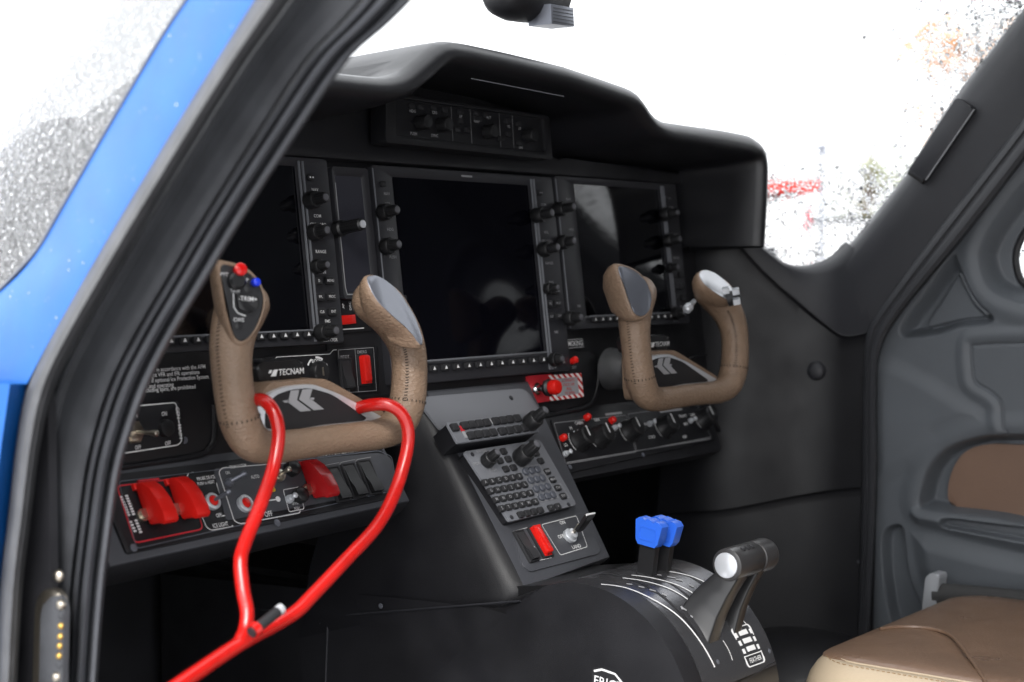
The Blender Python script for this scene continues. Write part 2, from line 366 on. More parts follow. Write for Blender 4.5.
# nose top ahead of the windshield
bm = B(); rows = []
for j in range(9):
    x = -.66+1.32*j/8; zz = .03+.12*math.cos(x/.68*math.pi/2)
    rows.append([Vector((x, .05+.65*math.cos(x/.7*math.pi/2), zz-.04)), Vector((x*.9, 1.3, zz-.22)), Vector((x*.6, 1.9, -.35)), Vector((x*.5, 2.0, -.7))])
loft(bm, rows); part('nose_top', bm, 'paint', fus)
# roof, rear bulkhead, floor, firewall, side below the doors
bm = B(); rows = []
for j in range(13):
    a = math.pi*j/12; x = -.67*math.cos(a); z = .455+.16*math.sin(a)
    rows.append([Vector((x, -.42+.12*math.sin(a), z-.02)), Vector((x, -.9, z)), Vector((x, -1.9, z)), Vector((x*.98, -3.2, z))])
loft(bm, rows); part('roof_lining', bm, 'trim', fus)
FZ = -.80
bm = B(); pl = Frame((0, 0, FZ), (1, 0, 0), (0, 1, 0)); pbox(bm, pl, 0, -1.3, 1.36, 4, -.04, 0); part('cabin_floor', bm, 'carpet', fus)
bm = B(); fr = Frame((0, .42, 0), (1, 0, 0), (0, 0, 1)); pbox(bm, fr, 0, -.40, 1.34, .86, -.02, 0, .0); part('firewall', bm, 'plastic', fus)
bm = B(); fr = Frame((0, -3.2, 0), (1, 0, 0), (0, 0, 1)); pbox(bm, fr, 0, -.15, 1.36, 1.35, -.02, 0); part('rear_bulkhead', bm, 'trim', fus)
for xs in (-1, 1):
    bm = B(); fr = Frame((.665*xs, .12, -.41), (0, 1, 0), (0, 0, 1)); prism(bm, fr, rrect(-.332 if xs > 0 else -.25, .32, -.4, .33), -.004, .004); part('side_wall', bm, 'plastic', fus)
bm = B(); LE = [LOW.w(u, -.0885+.012*(u+.56)/.4, -.003) for u in (-.56, -.45, -.35, -.25, -.158)]
loft(bm, [LE]+[[p+Vector((0, a, b)) for p in LE] for a, b in ((.002, -.006), (.010, -.014), (.03, -.026), (.07, -.036), (.16, -.042), (.40, -.05))]); part('knee_lip', bm, 'plastic', fus)
bm = B(); loft(bm, [[PAN.w(-.60, -.185, -.004), PAN.w(.56, -.185, -.004)], [Vector((-.62, .1, -.21)), Vector((.62, .1, -.21))], [Vector((-.64, .40, -.2)), Vector((.64, .40, -.2))]]); part('footwell_top', bm, 'plastic', fus)
# latch contact plate on the jamb
def jx(x, y): return onX(x, y, -.669)
ct = jx(56, 640); fr = Frame(ct, (0, -1, 0), jx(54.5, 600)-jx(57, 680)); fr.N = Vector((-1, 0, 0)); 
fr = Frame(ct, (0, -1, 0), (0, .12, 1))
bm = B(); prism(bm, fr, rpoly(A(fr, [(34, 700), (37, 606), (43, 590), (56, 588), (64, 597), (64, 700)]), .008), -.004, .002, .001); pp = part('contact_plate', bm, 'brass', fus)
bm = B(); prism(bm, fr, rpoly(A(fr, [(47, 704), (49, 610), (55, 596), (66, 594), (72, 604), (70, 704)]), .008), .002, .008, .002); part('contact_block', bm, 'jamb', pp)
for (x, y, r) in [(51.5, 577, .0050), (61.5, 604.5, .0042), (57, 677, .0042)]:
    bm = B(); u, v = fr.at(x, y, .008); lathe(bm, fr.w(u, v, .0 if y < 590 else .007), fr.N, [(0, r), (.002, r), (.004, r*.7), (.0045, r*.3)], 16); part('screw', bm, 'brass', pp)
for y in (626, 636.5, 646, 656):
    bm = B(); u, v = fr.at(60.5-(y-626)*.06, y, .009); lathe(bm, fr.w(u, v, .008), fr.N, [(0, .0027), (.001, .0027), (.0022, .0018)], 12); part('contact_pin', bm, 'gold', pp)
bm = B(); u, v = fr.at(60, 616, .009); screw(bm, fr, u, v, .008, .003); u, v = fr.at(58, 665, .009); screw(bm, fr, u, v, .008, .003); part('contact_rivet', bm, 'jamb', pp)

# --- far side: pillar, panel-to-wall trim, seal
XW = .635
W = [(1060, -40), (1032, 0), (957, 97), (910, 170), (880, 210), (852, 244), (832, 261), (808, 267), (788, 263), (772, 252), (758, 240)]
SL = [(1100, 20), (1050, 85), (977, 180), (931, 240), (885, 303), (867, 333), (863, 391), (862, 480), (859, 600), (855, 720)]
SR = [(1120, 40), (1072, 97), (1008, 180), (961, 240), (900, 314), (880, 352), (877, 395), (877, 480), (872, 600), (866, 720)]
# upper pillar: from window edge to seal
w_ = [(1060, -40), (1032, 0), (957, 97), (910, 170), (880, 210), (852, 244), (842, 254)]
wr = resample(spline([(*q, 0) for q in w_], 6), 30); sr = resample(spline([(*q, 0) for q in [(1100, 20), (1050, 85), (977, 180), (931, 240), (885, 303), (867, 333)]], 6), 30)
rows = []
for f, X in [(-.03, .675), (0.0, .655), (.025, .643), (.07, .634), (.16, .629), (.4, .626), (.7, .628), (1.0, .632)]:
    rows.append([onX(*(wr[i].lerp(sr[i], f)).xy, X) for i in range(30)])
bm = B(); loft(bm, rows); part('pillar_lining', bm, 'trim', fus)
# lower: sill corner of the window down to the foot well
tp = resample(spline([(*q, 0) for q in [(852, 244), (832, 261), (808, 267), (788, 263), (772, 252), (756, 239), (744, 228)]], 8), 40)
def side_pt(x, y):
    X = .63-.0*(x)
    f = max(0, min(1, (x-690)/150)); X = .532+.098*(f*f*(3-2*f)); return onX(x, y, X)
tl = resample(spline([(*q, 0) for q in [(872, 331), (845, 336), (820, 320), (796, 300), (776, 283), (755, 262), (722, 222), (690, 181)]], 8), 40)
tls = resample(spline([(*q, 0) for q in [(872, 331), (845, 336), (820, 320), (796, 300), (776, 283), (757, 265), (744, 250)]], 8), 40)
rows = []
for f, dx in [(-.03, .03), (0, .012), (.05, .004), (.15, 0), (.5, -.002), (1, 0)]:
    r = []
    for i in range(40):
        q = tp[i].lerp(tls[i], f); p = side_pt(q.x, q.y); r.append(p+Vector((dx, dx*.8, 0)))
    rows.append(r)
bm = B(); loft(bm, rows); part('sill_lining', bm, 'trim', fus)
# fore side wall: gently bulged face between panel end and door seal
bt = resample(spline([(*q, 0) for q in [(873, 487), (840, 489), (800, 495), (760, 503), (720, 510), (690, 512), (670, 514), (655, 515)]], 8), 40)
rows = []
for f in [-.06, 0, .012, .03, .1, .2, .3, .4, .5, .6, .7, .8, .9, 1.0]:
    r = []
    for i in range(40):
        q = tl[i].lerp(bt[i], f); p = side_pt(q.x, q.y); b = -.006 if f < 0 else .004 if f == 0 else (-.001 if f > .02 else .002)
        b += .004*math.sin(math.pi*max(0, (q.x-700)/170))*math.sin(math.pi*f) if q.x > 700 else 0
        r.append(p+Vector((-b+.003, -.0*b, 0)))
    rows.append(r)
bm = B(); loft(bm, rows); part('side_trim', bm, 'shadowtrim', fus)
rows = [[side_pt(x, y)+Vector((.008 if k else .0, 0, 0)) for x in (866, 840, 800, 760, 720, 690, 655)] for k, y in ((0, 0),) ]
bm = B(); rows = []
for f in (0, .01, .04, .5, 1):
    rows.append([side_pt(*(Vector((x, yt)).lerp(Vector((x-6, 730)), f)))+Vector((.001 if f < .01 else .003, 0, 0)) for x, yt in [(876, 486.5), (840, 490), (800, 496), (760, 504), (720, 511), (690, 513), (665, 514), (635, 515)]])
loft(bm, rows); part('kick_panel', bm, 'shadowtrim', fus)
bm = B(); p = side_pt(815, 371); lathe(bm, p+Vector((.004, 0, 0)), (-1, -.25, 0), [(0, .0145), (.003, .0142), (.006, .012), (.008, .008), (.0085, .003)], 20); part('trim_plug', bm, 'trim', fus)
bm = B(); p = side_pt(858, 562); lathe(bm, p+Vector((.002, 0, 0)), (-1, -.25, 0), [(0, .003), (.004, .003), (.005, .002)], 12); part('screw', bm, 'trim', fus)
# wheel-well bump low beside the seat
bm = B(); bmesh.ops.create_uvsphere(bm, u_segments=24, v_segments=12, radius=1, matrix=Matrix.Translation(onX(800, 672, .58))@Matrix.Diagonal((.12, .15, .06, 1))); part('floor_duct', bm, 'plastic', fus)
# door seal, two ridges
l_ = resample(spline([(*q, 0) for q in SL], 8), 60); r_ = resample(spline([(*q, 0) for q in SR], 8), 60)
rows = []
for f, X in [(-.06, .640), (0, .626), (.1, .621), (.28, .620), (.36, .6225), (.42, .6225), (.5, .619), (.75, .6185), (.92, .622), (1.02, .640), (1.06, .66)]:
    rows.append([onX(*(l_[i].lerp(r_[i], f)).xy, X) for i in range(60)])
bm = B(); loft(bm, rows); part('door_seal', bm, 'seal2', fus)
# visor clip on the far pillar
fr = Frame(onX(940, 140, .625), onX(925, 180, .625)-onX(974, 108, .625), (0, 1, .3)); 
if fr.N.x > 0: fr.N = -fr.N
bm = B(); prism(bm, fr, rpoly(A(fr, [(957, 97), (974, 108), (925, 181), (909, 171)], .008), .004), -.004, .010, .002); cl = part('visor_clip', bm, 'trim', fus)
bm = B(); stroke(bm, fr, A(fr, [(974.5, 109), (926, 180)], .0105), .0012, .0112); part('clip_edge', bm, 'dim', cl)
bm = B(); prism(bm, fr, A(fr, [(910, 167), (926, 178), (922, 184), (907, 174)], .006), -.004, .007, .0015); part('clip_end', bm, 'knob', cl)

# --- windshield: one curved pane from pillar to pillar
Lb = [onX(*q, -.672) for q in resample([Vector(a) for a in [(225, -60), (195, -12), (165, 32), (110, 125), (70, 195), (35, 255), (0, 292)]], 14)] if False else None
lq = resample([Vector((*a, 0)) for a in [(240, -90), (195, -12), (165, 32), (110, 125), (70, 195), (35, 255), (-6, 296)]], 15)
rq = resample([Vector((*a, 0)) for a in [(1085, -80), (1032, 0), (957, 97), (910, 170), (880, 210), (852, 246), (826, 272)]], 15)
LP = [onX(q.x, q.y, -.658) for q in lq]; RP = [onX(q.x, q.y, .66) for q in rq]
def wsp(i, s):                                     # i along the pillar (0 top), s 0..1 left to right
    f = i/14; a = math.pi*s; L_, R_ = LP[i], RP[i]
    base = L_.lerp(R_, .5-.5*math.cos(a)); bul = math.sin(a)
    return base+Vector((0, (.16+.5*f)*bul, (.13-.02*f)*bul*(1-f*.4)))
bm = B(); loft(bm, [[wsp(i, j/40) for j in range(41)] for i in range(15)]); wind = part('windshield', bm, 'haze', fus)
def drops(name, parent, fn, n, r0, r1, acc=lambda p: True):
    vs, fs = [], []; tries = 0; k = 0
    ico = [(0, 0, 1)]+[(math.cos(rad(60*j))*.6, math.sin(rad(60*j))*.6, .75) for j in range(6)]+[(math.cos(rad(60*j+30)), math.sin(rad(60*j+30)), .0) for j in range(6)]
    F6 = [(0, 1+j, 1+(j+1) % 6) for j in range(6)]+[(1+j, 7+j, 1+(j+1) % 6) for j in range(6)]+[(1+(j+1) % 6, 7+j, 7+(j+1) % 6) for j in range(6)]+[tuple(7+j for j in range(5, -1, -1))]
    while k < n and tries < n*30:
        tries += 1; P, N = fn()
        if not acc(P): continue
        r = r0+(r1-r0)*random.random()**3; a = N.orthogonal().normalized(); b = N.cross(a); o = len(vs); e = random.uniform(.8, 1.25); th = random.uniform(0, 3)
        for x, y, z in ico:
            xx, yy = x*math.cos(th)*e-y*math.sin(th), x*math.sin(th)*e+y*math.cos(th)
            vs.append(P+a*xx*r+b*yy*r+N*(z*r*.34+.0002))
        fs += [tuple(o+q for q in f) for f in F6]; k += 1
    base = rootloc(parent); me = bpy.data.meshes.new(name); me.from_pydata([v-base for v in vs], [], fs); me.materials.append(M['drop'])
    for p in me.polygons: p.use_smooth = True
    o = bpy.data.objects.new(name, me); COL.objects.link(o); o.parent = parent; o['kind'] = 'stuff'; return o
def ws_rand(s0, s1, i0, i1):
    def fn():
        s = random.uniform(s0, s1); t = random.uniform(i0, i1); i = int(t); f = t-i; i = min(i, 13)
        P = wsp(i, s).lerp(wsp(i+1, s), f); du = wsp(i, min(1, s+.01))-wsp(i, s); dv = wsp(i+1, s)-wsp(i, s)
        N = du.cross(dv).normalized()
        if N.y < 0: N = -N
        return P, N
    return fn
def toP(P):
    d = P-CAM; t = d.dot(FW); return 512+FPX*d.dot(RT)/t, 341-FPX*d.dot(UP)/t
def accL(P):
    x, y = toP(P)
    if not (-10 < x < 190 and 0 < y < 300): return False
    return random.random() < max(.03, min(1, (y-40)/150))*(.35+.65*min(1, max(0, x+40)/120))
def accR(P):
    x, y = toP(P); return 350 < x < 1030 and -5 < y < 275 and random.random() < ((.5 if y > 165 else .12+.35*max(0, (x-860)/150)) if x > 750 else .03)
drops('raindrops', wind, ws_rand(.0, .45, 0, 14), 7500, .0007, .0022, accL)
drops('raindrops', wind, ws_rand(.6, 1, 0, 14), 11000, .0008, .0026, accR)
ps = [(x, i) for x in range(1)]
def pil_fn():
    i = random.randrange(39); f = random.random(); g = random.random(); X = -.676+.016*f**1.3
    q = (b1u[i].lerp(b1u[i+1], g)).lerp(b0[i].lerp(b0[i+1], g), f); return onX(q.x, q.y, X-.0005), Vector((-1, 0, 0))
drops('raindrops', fus, pil_fn, 60, .0004, .0010)
# moulding along the windshield edge
bm = B(); tube(bm, spline([onX(q.x-1, q.y, -.660) for q in lq], 3), .0017, 8); part('window_moulding', bm, 'gun', fus)
# ================================================================== GLARESHIELD (hood over the panel)
gl = thing('glareshield', 'black anti-glare hood with raised middle above the instrument panel', 'glareshield', (0, -.05, .15))
YL = -.12
lip = [(-.55, .02), (-.55, .13), (-.548, .165), (-.53, .187), (-.49, .197), (-.40, .2), (-.30, .2), (-.255, .201), (-.225, .207), (-.195, .226), (-.17, .243), (-.15, .249), (-.12, .2495), (-.05, .2475), (.05, .243), (.12, .236), (.185, .229), (.203, .225), (.217, .217), (.235, .203), (.25, .196), (.275, .193), (.34, .1925), (.42, .192), (.48, .190), (.51, .183), (.527, .17), (.533, .15), (.531, .10), (.524, .035)]
lp = resample([Vector((x, 0, z)) for x, z in lip], 90)
def off(i, d):                                      # move in/out along the lip's own normal
    a = lp[min(i+1, 89)]-lp[max(i-1, 0)]; n = Vector((-a.z, 0, a.x)).normalized(); return n*d
rows = []
fwd = [(.52, .0, -.16), (.30, .0, -.07), (.12, 0, -.02), (.03, 0, -.002), (0, 0, 0)]
def hrow(dy, dz, d):
    r = []
    for i, p in enumerate(lp):
        k = min(1, max(0, (p.z-.0)/.2)); cen = max(0, min(1, (p.z-.197)/.03)); q = Vector((p.x*(1-.1*max(0, dy)), YL+dy, p.z+dz*k*(1-.88*cen)))+off(i, d); r.append(q)
    return r
prof = [(.40, -.22, 0), (.28, -.13, 0), (.16, -.05, 0), (.05, -.005, 0), (.018, 0, 0), (.007, 0, -.003), (.001, 0, -.009), (-.001, 0, -.016), (.003, 0, -.022), (.012, 0, -.026), (.05, -.005, -.028), (.13, -.012, -.03), (.18, -.02, -.03)]
bm = B(); loft(bm, [hrow(*q) for q in prof]); part('hood_shell', bm, 'hood', gl, smooth=60)
bm = B(); stroke(bm, Frame((0, -.1, 0), (1, 0, 0), (0, 0, 1)), [(-.1, .214), (.07, .2085)], .0012, .0); part('hood_seam', bm, 'unit', gl)
# brow under the hood and the boxed frame of the flight control panel
bm = B()
F0 = Plane((0, -.012, 0), 7.24)
prism(bm, F0, [(-.52, .127), (.5, .127), (.5, .145), (.22, .146), (.205, .15), (.17, .152), (.16, .215), (-.15, .222), (-.30, .200), (-.44, .185), (-.5, .14)], -.02, .0, .004); part('brow', bm, 'plastic', gl)
apt = thing('autopilot_panel', 'narrow dark control strip with two knobs and small keys tucked under the hood', 'control panel', (0, -.03, .17))
FA = Plane((0, -.019, .17), 4)
o_ = A(FA, [(384, 92), (548, 116), (551, 160), (384, 143)]); i_ = A(FA, [(394, 98), (541, 119), (544, 152), (394, 136)])
bm = B(); ring(bm, FA, rpoly(o_, .006), rpoly(i_, .004), -.02, .003, .0012); part('housing', bm, 'face', apt)
bm = B(); prism(bm, FA, i_, -.02, -.001); part('face', bm, 'face', apt)
for x, y in [(422, 122), (443, 124), (489, 131), (529, 135)]:
    bm = B(); u, v = FA.at(x-3, y+1, 0); lathe(bm, FA.w(u, v, 0), FA.N, [(0, .0085), (.012, .0085), (.014, .0075), (.0145, .003)], 24, .0005); part('knob', bm, 'knob', apt)
for x, y in [(411, 106), (420, 107), (433, 108), (444, 110), (460, 112), (460, 121), (457, 130), (467, 130), (476, 114), (486, 115), (475, 119), (479, 119), (507, 121), (508, 134), (501, 139), (518, 124), (519, 143)]:
    bm = B(); u, v = FA.at(x, y, 0); pbox(bm, FA, u, v, .009, .0055, -.001, .002, .0006, .001); part('button', bm, 'key', apt)
bm = B()
for x, y, t in [(411, 111.5, 'HDG'), (433, 113, 'CRS'), (459, 117, 'AP'), (475, 122, 'NAV'), (487, 118, 'ALT'), (412, 134, 'PUSH'), (433, 136, 'SYNC'), (507, 127, 'VS'), (518, 129, 'UP'), (519, 148, 'DN')]:
    u, v = FA.at(x, y, 0); text(bm, FA, t, u, v, .0035, .0026, 'CENTER')
for x in (451, 470, 499, 512): stroke(bm, FA, A(FA, [(x, 106+(x-451)*.14), (x+2, 141+(x-451)*.14)]), .0005, .0)
part('lettering', bm, 'dim', apt)

# ================================================================== INSTRUMENT PANEL
pan = thing('instrument_panel', 'black main instrument panel behind the three displays', 'instrument panel', (0, 0, 0))
bm = B(); prism(bm, PAN, rpoly([(-.62, -.19), (.56, -.19), (.56, .13), (.53, .15), (-.55, .15), (-.62, .1)], .02), -.02, -.004, .003); part('face', bm, 'face', pan)
bm = B(); prism(bm, PAN, rpoly(A(PAN, [(320, 157), (560, 170), (575, 352), (592, 352), (600, 360), (596, 398), (560, 412), (436, 392), (330, 400)]), .004), -.004, -.001, .0008); part('overlay', bm, 'face', pan)
# raised lip lines of the recesses round the columns
def lipline(pts, r=.0022, name='recess_edge', m='plastic', F=PAN, n=-.003):
    bm = B(); tube(bm, spline([F.w(*F.at(x, y, n), n) for x, y in pts], 6), r, 8); part(name, bm, m, pan)
lipline([(540, 418), (560, 413), (583, 408), (592, 401), (597, 385), (598, 368), (603, 358), (612, 352)], .0035)
lipline([(771, 352), (745, 354), (720, 355), (700, 355), (690, 359), (687, 366)], .0022)
lipline([(120, 468), (160, 462), (200, 455), (209, 449), (214, 437), (214, 405)], .003)
# dark round well low on the right behind the far column
bm = B(); u, v = PAN.at(730, 400, 0); pts = [(u+.062*math.cos(a), v+.06*math.sin(a)) for a in [2*math.pi*k/40 for k in range(40)]]; pt2 = [(u+.056*math.cos(a), v+.054*math.sin(a)) for a in [2*math.pi*k/40 for k in range(40)]]
ring(bm, PAN, pts, pt2, -.004, .004, .0018); part('column_well', bm, 'plastic', pan)
bm = B()
for x, y, t in [(262, 344, 'VLV 2 / ALT STBY'), (168, 348, '')]:
    pass
text(bm, PAN, 'MASTER AVIONICS', *PAN.at(240, 362), .0045, -.0035); 
PLAC = ['This airplane must be operated in accordance with the AFM', 'Approved for Day/Night VFR and IFR operations', 'Flight in known icing only if optional Ice Protection System', 'is installed and operating', 'All aerobatic manoeuvres, including spins, are prohibited']
for k, t in enumerate(PLAC):
    e = [(206, 366.5), (200, 372), (209, 376.5), (174, 384.5), (196, 386.5)][k]; u, v = PAN.at(*e, -.003); text(bm, PAN, t, u, v, .0042, -.0036, 'RIGHT', sx=.92)
part('lettering', bm, 'white', pan)

# ------------------------------------------------------------------ displays
def knob(F, u, v, parent, r=.0105, L=.026, two=True, tip='knobtip', n=.010, name='knob'):
    bm = B()
    if two: prof = [(0, r*.8), (.002, r*.95), (.003, r), (L*.5, r*.97), (L*.53, r*.9), (L*.53, r*.66), (L*.92, r*.62), (L, r*.52)]
    else: prof = [(0, r*.9), (.002, r), (L*.85, r*.95), (L, r*.75)]
    lathe(bm, F.w(u, v, n), F.N, prof, 32, r*.05); k = part(name, bm, 'knob', parent)
    bm = B(); rr = r*(.42 if two else .6); lathe(bm, F.w(u, v, n+L), F.N, [(-.001, rr), (.0006, rr*.95), (.001, rr*.6)], 16); part('knob_cap', bm, tip, k)
    return k
def display(name, label, u0, u1, v0, v1, sc, ncol, knobsL, knobsR, scr='screen', keys=12, grp=None):
    T = thing(name, label, 'display', PAN.w((u0+u1)/2, v0), grp); su0, su1, sv0, sv1 = sc
    bm = B(); o = rrect(u0, u1, v0, v1, .004, 3); i = rrect(su0, su1, sv0, sv1, .002, 3); ring(bm, PAN, o, i, -.003, .010, .0012, .005); part('bezel', bm, 'bezel', T)
    bm = B(); prism(bm, PAN, rrect(su0-.001, su1+.001, sv0-.001, sv1+.001), -.002, .0055); part('screen', bm, scr, T)
    # bezel edges round the glass; pale colour paints the light they catch
    bm = B()
    for a, b in (((su0, sv0-.002), (su1, sv0-.002)), ):
        prism(bm, PAN, [(a[0], a[1]-.001), (b[0], b[1]-.001), (b[0], b[1]+.001), (a[0], a[1]+.001)], .009, .0122, .0006)
    for x in (su1+.003, su1+.0085): prism(bm, PAN, [(x-.0008, v0+.003), (x+.0008, v0+.003), (x+.0008, v1-.004), (x-.0008, v1-.004)], .009, .0116, .0005)
    prism(bm, PAN, [(u0+.0005, v0+.003), (u0+.0015, v0+.003), (u0+.0015, v1-.004), (u0+.0005, v1-.004)], .008, .0112, .0004)
    part('bezel_ridge', bm, 'unit', T)
    w = (su1-su0)/keys; ky = (v0+sv0)/2+.0025
    for k in range(keys):
        bm = B(); pbox(bm, PAN, su0+w*(k+.5), ky, w*.62, .0075, .009, .0125, .001, .0015); kk = part('softkey', bm, 'key', T)
        bm = B(); cx = su0+w*(k+.5); prism(bm, PAN, [(cx-.0022, ky-.0016), (cx+.0022, ky-.0016), (cx, ky+.0022)], .0124, .0129); part('softkey_mark', bm, 'white', kk)
    for u, v, r, L, two in knobsL+knobsR: knob(PAN, u, v, T, r, L, two)
    return T
def col(u, v1, right, T, first=True):
    b = []
    for r in range(3):
        for q in (-1, 1): b.append((u+q*.0085, v1-.118-.0155*r))
    return b
PV = dict(a=(.0, .075), b=(.0, .040), c=(.0, .003))
def keycol(T, u, vt, lab, rows=(-.125, -.141, -.157), dx=.0085, labs=(('D', 'MENU'), ('FPL', 'PROC'), ('CLR', 'ENT'))):
    for r, dv in enumerate(rows):
        for q in (0, 1):
            bm = B(); pbox(bm, PAN, u+(q*2-1)*dx, vt+dv, .012, .0085, .009, .0122, .001, .0015); part('button', bm, 'key', T)
            if labs:
                lab_bm = lab; text(lab_bm, PAN, labs[r][q], u+(q*2-1)*dx, vt+dv, .003, .0125, 'CENTER', sx=.9)
    bm = B(); pbox(bm, PAN, u-.005, vt-.021, .009, .006, .009, .0118, .001, .0015); part('button', bm, 'key', T)
    stroke(lab, PAN, [(u-.0075, vt-.021), (u-.0055, vt-.021)], .0016, .0121); stroke(lab, PAN, [(u-.0035, vt-.021), (u-.0015, vt-.021)], .0016, .0121)
def labels(T, bm, u, vt, items):
    for t, dv in items: text(bm, PAN, t, u, vt+dv, .0035, .0106, 'CENTER')
# left display
ul, ur = -.5046, -.2146
T = display('flight_display', 'dark flight display behind the left yoke, partly hidden by the door pillar', ul, ur, -.0727, .125, (-.459, -.2605, -.0555, .115), 0,
  [(ul+.02, .085, .0095, .024, True), (ul+.02, .045, .0095, .024, True)], [], keys=12, grp='flight displays in the instrument panel')
bm = B(); uc = -.2375
for (x, y, r, L) in [(307, 201, .0095, .028), (311, 233, .0095, .024), (314, 267, .008, .02), (318, 333, .0095, .027)]:
    u, v = PAN.at(x, y, .01); knob(PAN, u, v, T, r, L, True)
keycol(T, uc, .125, bm, rows=(-.131, -.148, -.164)); labels(T, bm, uc, .125, [('NAV', -.034), ('COM', -.062), ('CRS  BARO', -.071), ('RANGE', -.100), ('PAN', -.122), ('PUSH', -.041), ('FMS', -.174), ('PUSH CRSR', -.194)])
part('lettering', bm, 'white', T)
# centre display
T = display('flight_display', 'largest dark flight display in the middle of the panel', -.1453, .1885, -.1235, .1225, (-.107, .1405, -.0965, .110), 0, [], [], scr='screenc', keys=12, grp='flight displays in the instrument panel')
bm = B()
for (x, y, r, L) in [(380, 213, .0095, .026), (383, 247, .0095, .024), (533, 216, .0095, .03), (540, 250, .0095, .028), (545, 289, .0075, .02), (551, 360, .009, .018)]:
    u, v = PAN.at(x, y, .01); knob(PAN, u, v, T, r, L, True)
keycol(T, .1640, .1225, bm, rows=(-.145, -.161, -.177)); keycol(T, -.125, .1225, B(), rows=(-.15, -.165), labs=None)
labels(T, bm, .164, .1225, [('COM', -.036), ('VOL', -.071), ('CRS  BARO', -.082), ('RANGE', -.110), ('PAN', -.134), ('FMS', -.197), ('PUSH CRSR', -.235)])
labels(T, bm, -.1255, .1225, [('NAV', -.032), ('VOL', -.043), ('HDG', -.072), ('ID', -.09), ('PUSH', -.103)])
stroke(bm, PAN, [(.008, .1165), (.028, .1165)], .0022, .0105); part('lettering', bm, 'dim', T)
# right display
T = display('flight_display', 'flight display behind the right yoke with a wet window mirrored in its glass', .1945, .4825, -.0725, .125, (.2415, .4395, -.0545, .1155), 0, [], [], keys=12, grp='flight displays in the instrument panel')
bm = B()
for (x, y, r, L) in [(555, 210, .0095, .03), (559, 243, .0095, .024), (566, 319, .0095, .024), (662, 215, .0095, .026), (665, 241, .0095, .025), (668, 268, .0075, .016), (673, 314, .0095, .02)]:
    u, v = PAN.at(x, y, .01); knob(PAN, u, v, T, r, L, True)
keycol(T, .4625, .125, bm, rows=(-.129, -.145, -.161), labs=(('.', '.'), ('.', '.'), ('.', '.')))
labels(T, bm, .4625, .125, [('COM', -.034), ('CRS  BARO', -.072), ('RANGE', -.105), ('FMS', -.174)]); labels(T, bm, .2185, .125, [('NAV', -.03), ('ID', -.045), ('HDG', -.069), ('FMS', -.168)])
part('lettering', bm, 'dim', T)
# standby instrument
T = thing('standby_display', 'tall narrow standby display between the left and middle flight displays', 'display', PAN.w(-.18, -.02))
o = rrect(-.2085, -.1515, -.026, .118, .004, 3); i = rrect(-.2005, -.161, -.018, .108, .003, 3)
bm = B(); ring(bm, PAN, o, i, -.003, .010, .001, .006); part('bezel', bm, 'bezel', T)
bm = B(); prism(bm, PAN, rrect(-.2015, -.160, -.019, .109), -.002, .0062); part('screen', bm, 'screen2', T)
bm = B(); stroke(bm, PAN, [(-.2055, .10), (-.2055, -.014), (-.2035, -.021), (-.166, -.021)], .0013, .0104); part('bezel_ridge', bm, 'dim', T)
u, v = PAN.at(337, 229, .01); bm = B(); p0 = PAN.w(u, v, .006); lathe(bm, p0, PAN.N, [(0, .009), (.012, .009), (.014, .007), (.04, .0068), (.042, .0045)], 24, .0004); k = part('knob', bm, 'knob', T)
bm = B(); lathe(bm, p0+PAN.N*.0415, PAN.N, [(0, .0045), (.0015, .0042), (.002, .002)], 12); part('knob_cap', bm, 'silver', k)

# ------------------------------------------------------------------ small switches on the main face
def lever_switch(F, x, y, parent, n=0, L=.018, d=(.35, -.2, 1), r=.0062, m='brass', tip=None):
    u, v = F.at(x, y, n+.004) if isinstance(x, (int, float)) and abs(x) > 3 else (x, y)
    bm = B(); lathe(bm, F.w(u, v, n), F.N, [(0, r), (.0025, r), (.0025, r*.82), (.005, r*.8), (.0055, r*.6)], 6 if r > .007 else 12); nut = part('switch_nut', bm, m, parent)
    ax = (F.U*d[0]+F.V*d[1]+F.N*d[2]).normalized(); p = F.w(u, v, n+.004)
    bm = B(); lathe(bm, p, ax, [(0, .0019), (L*.6, .0021), (L*.9, .0032), (L, .0028), (L+.001, .0014)], 14); part('switch_lever', bm, tip or m, nut); return nut
def rocker(F, cx, cy, w, h, m, parent, n=0, tilt=1, lab=None):
    bm = B(); ring(bm, F, rrect(cx-w/2-.002, cx+w/2+.002, cy-h/2-.002, cy+h/2+.002, .001, 2), rrect(cx-w/2, cx+w/2, cy-h/2, cy+h/2, .0005, 2), n, n+.0035, .0006); r = part('rocker_frame', bm, 'key', parent)
    prof = [(-h/2, .002), (-h/2, .008 if tilt > 0 else .003), (-h*.25, .0075), (0, .0045), (h*.3, .0035 if tilt > 0 else .0075), (h/2, .0025 if tilt > 0 else .009), (h/2, .002)]
    bm = B(); L = [bm.verts.new(F.w(cx-w/2+.0006, cy+v, n+q)) for v, q in prof]; R = [bm.verts.new(F.w(cx+w/2-.0006, cy+v, n+q)) for v, q in prof]
    for i in range(len(prof)-1): bm.faces.new((L[i], R[i], R[i+1], L[i+1]))
    bm.faces.new(L[::-1]); bm.faces.new(R); part('rocker', bm, m, r); return r
